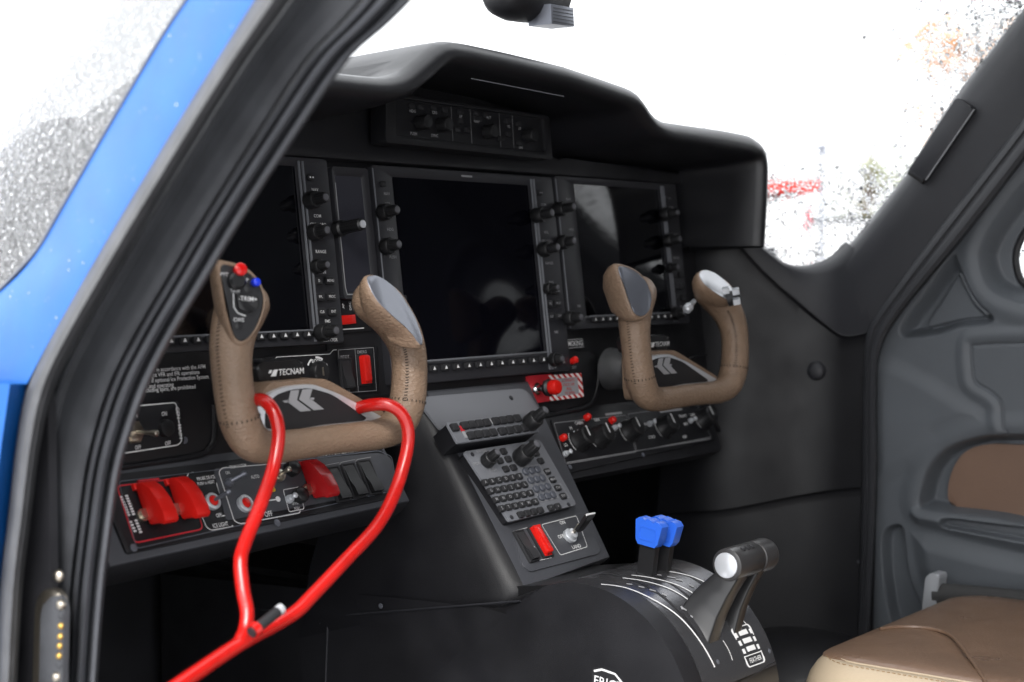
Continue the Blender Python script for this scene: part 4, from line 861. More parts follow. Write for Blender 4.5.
# ================================================================== LEVER QUADRANT
QD = thing('throttle_quadrant', 'curved black lever plate with white slot lines, blue levers and a FEATHER box', 'throttle quadrant', (0, -.3, -.4))
def z8(pts): return [(540+x/3.938, 540+y/3.938) for x, y in pts]
def dr(pts, n=.002): return [DRM.at(x, y, n) for x, y in pts]
bm = B(); g = 24; rows = []
for k in range(g*3+1):
    v = .035-(.035+.17)*k/g/3; rows.append([DRM.w(x, v, n) for x, n in ((-.098, .0002), (-.0975, .0022), (-.04, .0024), (.02, .0024), (.0455, .0022), (.046, .0002))])
loft(bm, rows); part('curved_plate', bm, 'brushed', QD)
def dline(bm, pts, w=.0022, n=.0031): 
    P = dr(pts); P = [(p.x, p.y) for p in spline([Vector((*q, 0)) for q in P], 6)]; stroke(bm, DRM, P, w, n)
bm = B()
dline(bm, z8([(240, 178), (330, 190), (430, 230), (540, 300), (620, 390), (685, 502)]))
dline(bm, z8([(325, 153), (430, 170), (520, 200), (600, 252), (640, 290)]))
dline(bm, z8([(360, 142), (450, 155), (550, 185), (655, 250)]))
dline(bm, z8([(490, 125), (580, 142), (640, 165), (700, 200), (720, 215)]))
dline(bm, z8([(770, 282), (800, 322), (812, 335)]), .0014); dline(bm, z8([(718, 398), (740, 435), (755, 475)]), .0012)
part('slot_line', bm, 'white', QD)
bm = B()
for a, b in [((340, 176), (362, 178)), ((388, 186), (410, 190)), ((430, 197), (455, 205)), ((480, 214), (498, 222)), ((515, 150), (532, 152)), ((535, 158), (560, 162)), ((585, 178), (605, 188)), ((632, 202), (655, 214)), ((460, 140), (478, 142)), ((500, 147), (520, 150)), ((552, 264), (575, 280)), ((590, 300), (600, 306)), ((555, 268), (560, 276))]:
    dline(bm, z8([a, ((a[0]+b[0])/2, (a[1]+b[1])/2+.5), b]), .0026)
part('scale_mark', bm, 'dim', QD)
# feather box: rounded outline, chequer of white bars cut by a dark lattice
fb = z8([(747, 352), (818, 330), (886, 480), (818, 505)])
P = [Vector(q) for q in dr(fb)]
def fq(a, b): return P[0].lerp(P[1], a).lerp(P[3].lerp(P[2], a), b)
class FB:
    def w(s, u, v, n=0): p = fq(u, 1-v); return DRM.w(p.x, p.y, n)
fb_ = FB(); bm = B()
def frr(a0, a1, b0, b1, r):                          # rounded box in box units
    return rrect(a0, a1, b0, b1, r, 3)
ring(bm, fb_, frr(0, 1, 0, 1, .10), frr(.045, .955, .025, .975, .08), .002, .0032)
prism(bm, fb_, [(.03, .262), (.97, .262), (.97, .284), (.03, .284)], .002, .0033)
for r in range(3):
    y0 = .34+r*.205
    prism(bm, fb_, [(.30, y0+.02), (.72, y0+.02), (.72, y0+.14), (.30, y0+.14)], .002, .0032)
    for a, b in ((.05, .15), (.87, .95)): prism(bm, fb_, [(a, y0+.0), (b, y0+.0), (b, y0+.12), (a, y0+.12)], .002, .0032)
text(bm, fb_, 'FEATHER', .5, .14, .12, .0033, 'CENTER', sx=1.0); part('feather_box', bm, 'white', QD)
bm = B(); dline(bm, z8([(735, 600), (925, 478)]), .001); part('plate_joint', bm, 'trim', QD)
bm = B()
for x, y in z8([(700, 480), (903, 437)]): u, v = DRM.at(x, y, .002); bm = B(); lathe(bm, DRM.w(u, v, .0015), DRM.w(u, v, 1)-DRM.w(u, v, 0), [(0, .0028), (.001, .0025), (.0014, .001)], 10); part('screw', bm, 'gun', QD)
# lever slots
bm = B()
for x0 in (-.072, -.036, .006):
    stroke(bm, DRM, [(x0, .02-k*.006) for k in range(24)], .0035, .0028)
part('lever_slot', bm, 'key', QD)
# throttle lever pair: flat black arms carrying a grey cylindrical grip
YK, ZK = -.387, -.293
dk = Vector((0, YK-YC, ZK-ZC)).normalized(); fa = Frame((0, YC, ZC), Vector((0, dk.z, -dk.y)), dk)   # u across the arm, v outwards, normal along X
sgn = 1 if fa.N.x > 0 else -1
def yzf(X): f_ = Frame((X, 0, 0), (0, -1, 0), (0, 0, 1)); return f_
def arm(x0, x1, X0, X1, name, par):
    bm = B(); b_ = [Vector(q) for q in ((x0, -.344, -.348), (x0, -.379, -.385), (x1, -.379, -.385), (x1, -.344, -.348))]; t_ = [Vector(q) for q in ((X0, -.372, -.302), (X0, -.399, -.305), (X1, -.399, -.305), (X1, -.372, -.302))]
    rws = [[p.lerp(q, f)+Vector((0, .006*math.sin(math.pi*f), 0)) for p, q in zip(b_, t_)] for f in (0, .25, .5, .75, 1)]
    loft(bm, rws, True); bm.faces.new([v for v in bm.verts][-4:]); bmesh.ops.bevel(bm, geom=[e for e in bm.edges if abs(e.verts[0].co.z-e.verts[1].co.z) > .008], offset=.002, segments=2, profile=.5, affect='EDGES'); return part(name, bm, 'drum', par, smooth=50)
th = arm(-.068, -.044, -.037, -.014, 'throttle_lever', QD); arm(-.014, .002, .004, .020, 'second_arm', th)
bm = B(); g0 = Vector((-.041, YK, ZK)); lathe(bm, g0, (1, 0, 0), [(0, .0145), (.0015, .0168), (.004, .0172), (.05, .0172), (.051, .0164), (.0535, .0164), (.0545, .0174), (.078, .0174), (.081, .0165), (.083, .014)], 40); gr = part('lever_grip', bm, mat('charcoal grip rubber', (.035, .034, .035), .32, bump=.3, bscale=900, bd=.0004), th)
bm = B(); lathe(bm, g0, (-1, 0, 0), [(-.001, .0132), (.0012, .0130), (.0018, .012)], 36); part('grip_button', bm, 'silver', gr)
bm = B(); 
for x in (-.022, -.013, -.004): lathe(bm, g0+Vector((.041+x, -.0, 0))+Vector((0, -.0085, .0148)), (0, -.5, .87), [(-.001, .003), (.001, .003), (.0015, .002)], 12)
part('grip_switch', bm, 'key', gr)
# two blue propeller levers
for (cx, cy, X) in [(651, 533, -.036), (666, 532, -.010)]:
    pc = onX(cx, cy, X); rd = Vector((0, pc.y-YC, pc.z-ZC)).normalized(); f2 = Frame((X, YC, ZC), Vector((0, -rd.z, rd.y)), rd); hh = (Vector((0, pc.y-YC, pc.z-ZC))).length
    s2 = 1 if f2.N.x > 0 else -1
    bm = B(); prism(bm, f2, [(-.0095, RQ-.02), (.0095, RQ-.02), (.0095, hh-.008), (-.0095, hh-.008)], s2*-.004, s2*.006, .0015); lv = part('propeller_lever', bm, 'knob', QD)
    top = [(.020, .012), (.0155, .0165), (.010, .0175), (.0065, .0145), (.003, .0175), (-.002, .0185), (-.0055, .0155), (-.009, .018), (-.0145, .0185), (-.0195, .0145)]
    pts = [(a*.84, b*.84) for a, b in [(-.0125, -.0155), (.0125, -.0155), (.0165, -.010)]+top+[(-.0165, -.010)]]
    bm = B(); prism(bm, f2, [(a, hh+b) for a, b in pts], s2*-.007, s2*.008, .0018, 3); hd = part('lever_handle', bm, 'blue', lv)
    bm = B(); ring(bm, f2, rrect(-.0105, .0105, hh-.0075, hh+.0065, .002, 2), rrect(-.0095, .0095, hh-.0065, hh+.0055, .0015, 2), s2*(-.0068), s2*(-.0076)); part('handle_groove', bm, 'blue', hd)
# ================================================================== CONTROL YOKES
YY = -.14
half = [(0, 0, -.1535), (.04, 0, -.154), (.075, 0, -.1535), (.098, 0, -.146), (.111, .0, -.128), (.1165, .001, -.105), (.118, .003, -.080), (.1145, .007, -.060), (.106, .012, -.0435), (.095, .017, -.030), (.084, .021, -.0225)]
hr = [.0140, .0143, .0153, .0175, .0183, .0180, .0182, .0195, .0212, .0232, .0222]
def yoke(label, X0, plates, pm, hub_n):
    T = thing('control_yoke', label, 'yoke', (X0, YY, -.155), 'control yokes in front of the panel')
    full = [Vector((-x, y, z)) for x, y, z in half[::-1]]+[Vector(q) for q in half[1:]]; rr = hr[::-1]+hr[1:]
    P = spline(full, 7); R = [v.x for v in spline([Vector((r, 0, 0)) for r in rr], 7)]
    O = Vector((X0, YY, 0)); e0 = P[0]; d0 = (P[0]-P[1]).normalized(); d1 = (P[-1]-P[-2]).normalized()
    caps = [(.005, .96), (.010, .85), (.0145, .66), (.0175, .42), (.0192, .1)]
    P = [P[0]+d0*a for a, _ in caps[::-1]]+P+[P[-1]+d1*a for a, _ in caps]; R = [R[0]*b for _, b in caps[::-1]]+R+[R[-1]*b for _, b in caps]
    bm = B(); tube(bm, [O+p for p in P], R, 28)
    heads = []
    for side, polyp, nrm in plates:
        c0 = O+Vector((side*.104, .011, -.036)); N = Vector(nrm).normalized(); V = Vector((0, 0, 1)); U = V.cross(N).normalized()
        f = Frame(c0+N*(.0205 if side < 0 else .0200), U, N.cross(U)); 
        if f.N.dot(N) < 0: f.N = -f.N
        pp = A(f, polyp, .0065); cx = sum(p[0] for p in pp)/len(pp); cy = sum(p[1] for p in pp)/len(pp)
        fl = .0036 if side < 0 else .0016; sm = [(p.x, p.y) for p in spline([Vector((*p, 0)) for p in pp], 4, True)]
        big = [(cx+(a-cx)*1.0+fl*(a-cx)/max(1e-4, math.hypot(a-cx, b-cy)), cy+(b-cy)+fl*(b-cy)/max(1e-4, math.hypot(a-cx, b-cy))) for a, b in sm]
        bg2 = [(cx+(a-cx)*.7, cy+(b-cy)*.7) for a, b in big]
        # leather shoulder: widening ring from inside the grip up to the plate
        rws = []
        for n, k in (((-.034, .5), (-.022, .84), (-.010, 1.0), (.000, 1.04), (.004, 1.0), (.0052, .95), (.0048, .9)) if side < 0 else ((-.020, .55), (-.012, .82), (-.004, .96), (.001, 1.0), (.004, .99), (.0052, .95), (.0048, .9))):
            rws.append([f.w(cx+(a-cx)*k, cy+(b-cy)*k, n) for a, b in big])
        loft(bm, rws, True); heads.append((f, sm, cx, cy))
    g = part('grip_frame', bm, 'leather', T, smooth=60)
    for k, (f, sm, cx, cy) in enumerate(heads):
        bm = B(); prism(bm, f, sm, .0, .0058, .0014, 3); h = part('switch_plate' if (k == 0 and X0 < 0) else 'trim_plate', bm, 'key' if (k == 0 and X0 < 0) else pm[k], T)
        if k == 0 and X0 < 0:
            def fb(x, y): return f.at(x, y, .007)
            bm = B(); u, v = fb(236, 281); lathe(bm, f.w(u, v, .004), f.N, [(0, .0085), (.007, .008), (.009, .006)], 20); hb = part('hat_base', bm, 'knob', h)
            bm = B(); u, v = fb(237.5, 270.5); lathe(bm, f.w(u, v, .012)-f.V*.0, f.N+f.V*.2, [(-.006, .004), (0, .0058), (.003, .0058), (.0045, .003)], 16); part('button', bm, 'redbtn', h)
            bm = B(); u, v = fb(255, 282.5); lathe(bm, f.w(u, v, .004), f.N, [(0, .0035), (.006, .004), (.008, .0035), (.009, .0015)], 14); part('button', bm, 'bluebtn', h)
            bm = B(); prism(bm, f, rpoly(A(f, [(236, 293), (259, 297), (257, 309), (249, 313), (238, 309)], .0075), .002), .005, .0095, .0012); part('trim_rocker', bm, 'drum', h)
            bm = B(); u, v = fb(249.5, 288); lathe(bm, f.w(u, v, .005), f.N, [(0, .0045), (.001, .0045), (.0015, .003)], 16); part('button', bm, 'knob', h); bm = B(); u, v = fb(239, 325.5); lathe(bm, f.w(u, v, .005), f.N, [(0, .0035), (.0015, .0035), (.002, .002)], 16); part('button', bm, 'knob', h)
            bm = B()
            for x, y, t, hh in [(226, 274, 'PTT', .0032), (247, 279.5, 'A/P', .0032), (237, 290.5, 'TRIM', .003), (248, 299, '-TRIM+', .0042), (240.5, 319.5, 'CWS', .0034)]:
                u, v = f.at(x, y, .0102); text(bm, f, t, u, v, hh, .0101 if t == '-TRIM+' else .0062, 'CENTER', rot=rad(-4))
            stroke(bm, f, A(f, [(233.5, 293), (234, 307), (238, 313), (246, 316)], .0065), .0009, .0062)
            part('lettering', bm, 'white', h)
    # stitching along the inner side of each grip and round the lower corners
    bm = B()
    i0 = 5
    for sd in (-1, 1):
        sp = spline([Vector((sd*x, y, z)) for x, y, z in half[4:9]], 16); rs = spline([Vector((r, 0, 0)) for r in hr[4:9]], 16)
        for i in range(2, len(sp)-2, 2):
            t = (sp[i+1]-sp[i-1]).normalized(); n = Vector((-sd*.1-.62, -.72 if sd > 0 else -.1, 0)).normalized() if sd < 0 else Vector((-.80, -.55, .0)).normalized()
            n = (n-t*n.dot(t)).normalized(); b = t.cross(n); c = O+sp[i]+n*(rs[i].x+.0001)
            tube(bm, [c-b*.0016, c+n*.0005, c+b*.0016+t*.0006], .00045, 5)
        cpt = Vector((sd*.1125, 0, -.124)); t = Vector((sd*.2, 0, 1)).normalized(); a = Vector((1, 0, -sd*.2)).normalized()
        for k in range(26):
            an = 2*math.pi*k/26; n = a*math.cos(an)+Vector((0, 1, 0))*math.sin(an); c = O+cpt+n*.0184; tube(bm, [c-t*.0012, c+n*.0006, c+t*.0012], .0005, 5)
    part('stitching', bm, 'thread', T)
    # hub
    FH = Frame((X0, YY+.020, 0), (1, 0, 0), (0, 0, 1))      # normal towards the pilot
    ax_ = -.028 if X0 < 0 else -.052
    def SH(l): return [(a+ax_*max(0, min(1, (b+.145)/.045)), b) for a, b in l]
    bm = B(); prism(bm, FH, rpoly(SH([(-.09, -.156), (-.088, -.14), (-.045, -.1005), (-.036, -.0955), (.030, -.0955), (.042, -.0995), (.098, -.136), (.104, -.156)]), .012), -.018, .0105, .004, 3); part('hub', bm, 'leather', T)
    tri = rpoly(SH([(-.099, -.146), (-.080, -.122), (-.044, -.1035), (-.020, -.0995), (.012, -.0995), (.04, -.111), (.086, -.139), (.097, -.147), (.07, -.1485), (0, -.1485), (-.075, -.1515), (-.097, -.1515)]), .008)
    bm = B(); prism(bm, FH, tri, .008, .0155, .003, 3); hp = part('hub_plate', bm, 'silver', T)
    ins = rpoly(SH([(-.072, -.1365), (-.062, -.1205), (-.042, -.1070), (-.018, -.1030), (.006, -.1030), (.030, -.1105), (.062, -.1375), (.056, -.1395), (.0, -.1390), (-.05, -.1410)]), [.004, .006, .01, .006, .006, .01, .002, .002, 0, .004])
    bm = B(); prism(bm, FH, ins, .014, .0162, .0005); ib = part('badge', bm, 'key', hp)
    bm = B(); c = lambda x, y: (-.004+ax_*.85+(x-420)/5.68/1040/.70, -.1035-(y-245)/5.68/1040)
    k0 = lambda l: prism(bm, FH, [c(a, b) for a, b in l], .0155, .0166)
    k0([(348, 247), (392, 247), (380, 302), (455, 368), (398, 368), (328, 305), (338, 290)]); k0([(410, 247), (464, 247), (448, 298), (526, 368), (470, 368), (392, 300)])
    k0([(303, 300), (338, 296), (335, 311), (318, 311)]); k0([(452, 296), (474, 298), (470, 310), (448, 308)])
    part('badge_mark', bm, 'dim', ib)
    # column head with its name cap, shaft into the panel
    cx = .0 if X0 < 0 else .0
    FC = Frame((X0-.022, YY+.036, 0), (1, 0, 0), (0, 0, 1))
    bm = B(); prism(bm, FC, rpoly([(-.040, -.0995), (-.046, -.082), (-.038, -.0775), (.012, -.0775), (.018, -.084), (.011, -.0995)], .006), -.03, .010, .004, 3); cap = part('column_cap', bm, 'drum', T)
    bm = B(); text(bm, FC, 'TECNAM', -.0175, -.0885, .0060, .0103, 'LEFT', sx=1.0)
    prism(bm, FC, [(-.0275, -.0915), (-.021, -.0915), (-.0185, -.0855), (-.0235, -.0855)], .0101, .0104); prism(bm, FC, [(-.0305, -.0885), (-.0275, -.0885), (-.0255, -.0855), (-.0285, -.0855)], .0101, .0104); part('lettering', bm, 'white', cap)
    bm = B(); lathe(bm, Vector((X0, YY+.012, -.125)), (0, 1, 0), [(0, .021), (.02, .021), (.022, .0145), (.13, .0145)], 28); part('column_shaft', bm, 'gun', T)
    bm = B(); lathe(bm, Vector((X0, -.048, -.125)), (0, 1, 0), [(0, .019), (.012, .026), (.03, .028)], 28); part('shaft_boot', bm, 'rubber', T)
    return T, O
plL = [(-1, [(221, 268), (232, 266), (249, 273), (260, 287), (263, 303), (257, 324), (249, 337), (241, 341), (234, 333), (228, 305)], (-.30, -.93, .12)),
       (1, [(368, 277), (379, 276), (396, 288), (412, 309), (423, 338), (421, 344), (410, 330), (392, 314), (376, 297)], (.15, -.86, .5))]
plR = [(-1, [(619, 267.5), (629, 268), (642, 276), (650, 289), (652, 303), (648, 312), (641, 316), (634, 310), (627, 290)], (-.1, -.93, .25)),
       (1, [(700, 272), (711, 270.5), (726, 281), (739, 296), (736, 301), (722, 296), (706, 284)], (.15, -.8, .58))]
yl, OL = yoke('brown leather yoke with red and blue buttons, clamped by the red tube lock', -.362, plL, ['key', 'gun'], .01)
yr, OR_ = yoke('brown leather yoke with plain silver grip plates on the far side', .285, plR, ['gun', mat('dimmed silver plate', (.42, .43, .45), .35, metal=.6)], .01)  # silver of the right plate lowered in base colour to make it less bright
bm = B(); p = onY(732, 298, -.172); lathe(bm, p, (.4, -.9, .3), [(-.006, .010), (.008, .009), (.011, .005)], 14); sb = part('switch_base', bm, 'key', yr)
for x, y in [(737, 291), (738, 301), (727, 290)]:
    bm = B(); q = onY(x, y, -.186); fr = Frame(q, (.8, .5, .3), (-.2, .1, .9)); pbox(bm, fr, 0, 0, .0085, .007, -.006, .003, .001); part('switch_toggle', bm, 'silver' if x != 729 else 'knob', sb)
bm = B(); q = onY(688, 308, -.130); lathe(bm, q, (-.7, .1, -.5), [(-.016, .003), (-.006, .004), (-.004, .006), (.004, .006), (.006, .004)], 8); part('trigger_switch', bm, 'silver', yr)

# ================================================================== RED GUST LOCK
GLK = thing('gust_lock', 'bright red bent-tube lock hooked over the left yoke and running down to the pedals', 'gust lock', onY(240, 640, -.23))
def yp(l): return [onY(x, y, Y) for x, y, Y in l]
t1 = yp([(244, 420, -.125), (248, 407, -.135), (256, 400, -.150), (266, 402, -.166), (275, 415, -.176), (278.5, 436, -.181), (273, 468, -.185), (260, 506, -.192), (245, 543, -.20), (240.5, 562, -.206), (243, 590, -.215), (247, 612, -.222), (245, 630, -.226), (238, 645, -.23)])
t2 = yp([(345, 416, -.115), (356, 409, -.130), (371, 405, -.150), (388, 405, -.166), (401, 413, -.175), (408, 430, -.180), (406, 455, -.183), (395, 492, -.188), (377, 526, -.194), (345, 561, -.203), (312, 596, -.212), (297, 611, -.216), (278, 623, -.220), (238, 645, -.23), (180, 684, -.245), (130, 718, -.26)])
bm = B(); tube(bm, spline(t1, 8), .0061, 20); part('hook_tube', bm, 'tube', GLK); bm = B(); tube(bm, spline(t2, 8), .0064, 20); part('main_tube', bm, 'tube', GLK)
bm = B(); tube(bm, [onY(251, 633, -.252), onY(256, 629, -.252), onY(277, 612, -.248)], .0046, 16); sl_ = part('pin_sleeve', bm, 'key', GLK)
a_, b_ = onY(277, 612, -.248), onY(284, 606.5, -.246)
bm = B(); lathe(bm, a_, b_-a_, [(0, .0044), (.003, .0048), (.006, .0048), (.0075, .003), (.008, .002)], 18); part('spring_pin', bm, 'silver', sl_)
bm = B(); lathe(bm, onY(255, 630, -.252), onY(250, 634, -.252)-onY(255, 630, -.252), [(-.003, .0046), (-.003, .0064), (.003, .0064), (.003, .0046)], 20); part('sleeve_rim', bm, 'tube', sl_)

# ================================================================== SEAT
ST = thing('cabin_seat', 'brown and beige leather seat cushion in front of the far door', 'seat', (.34, -.64, FZ))
x0, x1, y0, y1 = .115, .585, -.95, -.378
N_ = 10
def loop(d, z, crown=0, fy=0): 
    L = rrect(x0+d, x1-d, y0+d, y1-d+fy, max(.07-d, .01), N_); return [Vector((a, b, z-.010*math.sin((a-x0)/(x1-x0)*math.pi)*(crown))) for a, b in L]
bm = B(); loft(bm, [loop(.021, -.4235, 0, .012), loop(.024, -.4200, 0, .010), loop(.032, -.4165, .3, .004), loop(.06, -.414, .8), loop(.10, -.413, 1), loop(.15, -.414, 1.2), loop(.19, -.421, .4), loop(.21, -.4235, 0)], True)
bm.faces.new([v for v in bm.verts][-4*(N_+1):]); cush = part('cushion_top', bm, 'seat', ST, smooth=60)
bm = B(); loft(bm, [loop(.023, -.4225), loop(.020, -.4205), loop(.012, -.423), loop(.004, -.431), loop(-.004, -.443), loop(-.008, -.455), loop(-.010, -.475), loop(-.009, -.50), loop(-.004, -.53), loop(.004, -.552), loop(.02, -.56)], True); part('side_bolster', bm, 'beige', ST, smooth=60)
bm = B(); L = loop(.0225, -.4205); tube(bm, L+[L[0]], .0013, 8); part('piping', bm, 'beige', ST)
bm = B(); L = loop(.0145, -.4218)
for i in range(len(L)):
    a, b = L[i], L[(i+1) % len(L)]; n = max(1, int((b-a).length/.006))
    for k in range(n):
        p = a.lerp(b, (k+.2)/n); q = a.lerp(b, (k+.75)/n); o_ = Vector((-.0004, .0004, 0)); tube(bm, [p+o_, q+o_], .0006, 5)
part('stitching', bm, mat('tan thread', (.3, .2, .11), .8), ST)
sea = [onZ(x, y, -.4165) for x, y in [(880, 629), (900, 627), (925, 628), (948, 634), (962, 647), (980, 673), (1000, 705)]]
bm = B(); tube(bm, spline(sea, 6), .0022, 8); part('seam_piping', bm, 'seat', ST)
bm = B(); fr = Frame((.345, -1.0, -.1), (1, 0, 0), (0, -.18, 1)); prism(bm, fr, rrect(-.22, .22, -.36, .36, .08, 6), -.05, .05, .03, 4); part('backrest', bm, 'seat', ST)
bm = B(); fr = Frame((.34, -.66, FZ), (1, 0, 0), (0, 1, 0)); prism(bm, fr, rrect(-.17, .17, -.2, .2, .02), .0, .245, .01); part('seat_base', bm, 'plastic', ST)

# ================================================================== FAR DOOR (one relief-moulded lining, window pane, leather pad)
import numpy as np
DR = thing('cabin_door', 'closed far door with blue-grey moulded lining, brown pad and wet rounded window', 'door', (.66, -.45, -.3))
XD = .652
def dyz(pts): return np.array([[onX(x, y, XD).y, onX(x, y, XD).z] for x, y in pts])
def sm_poly(pts, per=5): return [(p.x, p.y) for p in spline([Vector((*p, 0)) for p in pts], per, True)]
GY = np.linspace(-.62, -.165, 340); GZ_ = np.linspace(-.62, .40, 640); gy, gz = np.meshgrid(GY, GZ_)
def shx(pts, d): return [(x-d, y) for x, y in pts]
def sdf(poly):
    d = np.full(gy.shape, 1e9); ins = np.zeros(gy.shape, bool); n = len(poly)
    for i in range(n):
        a = poly[i]; b = poly[(i+1) % n]; e = b-a; wx, wy = gy-a[0], gz-a[1]; t = np.clip((wx*e[0]+wy*e[1])/max(1e-12, e@e), 0, 1)
        d = np.minimum(d, (wx-e[0]*t)**2+(wy-e[1]*t)**2)
        c = ((a[1] > gz) != (b[1] > gz)); den = (b[1]-a[1]) if abs(b[1]-a[1]) > 1e-12 else 1e-12
        ins ^= c & (gy < (b[0]-a[0])*(gz-a[1])/den+a[0])
    d = np.sqrt(d); return np.where(ins, -d, d)
def ss(x): x = np.clip(x, 0, 1); return x*x*(3-2*x)
win = sdf(dyz(sm_poly(shx([(1012.5, 262), (1015, 245), (1026, 226), (1048, 200), (1075, 188), (1100, 200), (1112, 240), (1105, 280), (1080, 294), (1055, 294), (1035, 292), (1018, 281)], 4))))
wre = sdf(dyz(sm_poly(shx([(981, 262), (984, 243), (1000, 215), (1045, 160), (1080, 140), (1125, 160), (1150, 230), (1140, 295), (1090, 312), (1050, 308), (1020, 304), (992, 289)], 4))))
H = np.zeros(gy.shape)
H -= .004*ss(1-np.abs(wre-.012)/.02)                      # raised rim round the window recess
H += .026*ss(-wre/.022)+.008*ss((.006-win)/.004)
tri = sdf(dyz(sm_poly([(951, 257), (958, 264), (966, 282), (977, 301), (992, 317), (987, 324), (960, 327), (938, 334), (908, 337), (900, 331), (906, 318), (925, 293)])))
H += .030*ss((.003-tri)/.016)
tri2 = sdf(dyz(sm_poly([(955, 270), (964, 285), (976, 303), (988, 317), (960, 321), (935, 327), (924, 329), (921, 322), (935, 300)]))); H -= .012*ss(-tri2/.004)
poc = sdf(dyz(sm_poly([(972, 349), (980, 345), (1040, 343), (1250, 340), (1250, 440), (1030, 436), (1008, 432), (1004, 420), (1001, 402), (990, 391), (976, 382), (973, 370)], 4)))
H += .0035*ss(1-np.abs(poc)/.0022)-.0035*ss(1-np.abs(poc-.012)/.014)
ins_o = sdf(dyz(sm_poly([(919, 505), (923, 480), (932, 461), (948, 446), (975, 436), (1010, 433), (1100, 437), (1260, 446), (1260, 556), (1080, 536), (1000, 520), (935, 512)], 5)))
ins_i = sdf(dyz(sm_poly([(942, 500), (943, 482), (950, 464), (961, 451), (980, 445), (1010, 445), (1100, 449), (1230, 456), (1230, 545), (1080, 530), (1000, 519), (950, 509)], 5)))
H += .030*ss(-ins_o/.013)-.004*ss(1-np.abs(ins_o-.010)/.022)
arm = sdf(dyz(sm_poly([(912, 512), (925, 510), (1000, 521), (1100, 535), (1260, 556), (1260, 585), (1100, 566), (1000, 545), (935, 527), (918, 522)], 4)))
H -= .010*ss((.006-arm)/.020)
slot = sdf(dyz(sm_poly([(942, 521), (950, 517), (1000, 523), (1050, 530), (1050, 545), (1000, 538), (955, 530), (944, 527)], 4))); H += .018*ss(-slot/.005)
bulk = sdf(dyz([(908, 530), (925, 530), (1000, 548), (1260, 590), (1260, 800), (930, 800), (925, 600), (915, 570)])); H -= .012*ss(-bulk/.03)
low = sdf(dyz(sm_poly([(881, 545), (884, 530), (893, 524), (903, 527), (906, 545), (908, 565), (915, 590), (926, 612), (930, 640), (905, 650), (890, 620), (883, 580)]))); H += .022*ss(-low/.008)
cre = sdf(dyz([(890, 352), (935, 374), (987, 408), (985, 425), (940, 440), (918, 470), (870, 500), (860, 340)])); H -= .005*ss(-cre/.03)
H += .05*np.clip((gz-.02), 0, 1)**1.3                      # the door leans inboard towards its top? keep the slight tumble of the side
nY, nZ = len(GY), len(GZ_); hole = win < .0
keep = sdf(dyz([(1180, -60), (1092, 60), (1040, 122), (1001, 172), (953, 233), (892, 306), (872, 345), (868, 395), (868, 480), (863, 600), (857, 740), (1500, 760), (1500, -60)]))
hole |= keep > 0
Hs = H - .05*np.clip((gz-.02), 0, 1)**1.3*2
vs = [(XD+Hs[j, i]-.66, GY[i]+.45, GZ_[j]+.3) for j in range(nZ) for i in range(nY)]
fs = [(j*nY+i, j*nY+i+1, (j+1)*nY+i+1, (j+1)*nY+i) for j in range(nZ-1) for i in range(nY-1) if not hole[j, i]]
me = bpy.data.meshes.new('lining'); me.from_pydata(vs, [], fs)
for p in me.polygons: p.use_smooth = True
me.materials.append(M['door']); o = bpy.data.objects.new('lining', me); COL.objects.link(o); o.parent = DR
# rest of the door behind the frame edge of the picture
bm = B(); fr = Frame((XD+.03, 0, 0), (0, -1, 0), (0, 0, 1)); 
prism(bm, fr, rrect(.62, 1.6, -.62, .45, .01), -.03, .028); part('aft_lining', bm, 'door', DR)
bm = B(); fr = Frame((.70, 0, 0), (0, -1, 0), (0, 0, 1))
prism(bm, fr, rrect(.325, .64, -.05, .42, .03), -.001, .001); wp = part('window', bm, 'pane', DR)
bm = B(); wpl = dyz(sm_poly(shx([(1012.5, 262), (1015, 245), (1026, 226), (1048, 200), (1075, 188), (1100, 200), (1112, 240), (1105, 280), (1080, 294), (1055, 294), (1035, 292), (1018, 281)], 4)))
tube(bm, [Vector((XD+.028, a, b)) for a, b in wpl]+[Vector((XD+.028, *wpl[0]))], .0050, 8); part('window_gasket', bm, 'key', DR)
def dfn(): return Vector((.702, random.uniform(-.62, -.38), random.uniform(-.05, .16))), Vector((1, 0, 0))
drops('raindrops', wp, dfn, 3500, .0008, .0026)
bm = B(); pts = sm_poly([(942.5, 500), (943.5, 482), (950.5, 464), (961.5, 452), (980, 446), (1010, 446), (1100, 450), (1230, 457), (1230, 545), (1080, 530), (1000, 518), (951, 508.5)], 5)
fr = Frame((XD, 0, 0), (0, -1, 0), (0, 0, 1)); prism(bm, fr, [(-a, b) for a, b in dyz(pts)], -.032, -.020, .004, 3); part('leather_pad', bm, 'insert', DR)
# rod with chrome bracket low on the door
GB = thing('grab_rod', 'charcoal padded rod with chrome end bracket between seat and far door', 'rod', onX(932, 590, .6))
XR = .585
bm = B(); tube(bm, [onX(936, 594, XR), onX(985, 598, XR), onX(1120, 612, XR)], .0155, 20); part('rod', bm, 'webbing', GB)
bm = B(); fr = Frame((XR, 0, 0), (0, -1, 0), (0, 0, 1)); prism(bm, fr, rpoly(A(fr, [(926, 577), (931, 573), (939, 574.5), (940, 578), (935, 615), (922, 615)], .012), .002), -.012, .014, .002); part('end_bracket', bm, 'silver', GB)

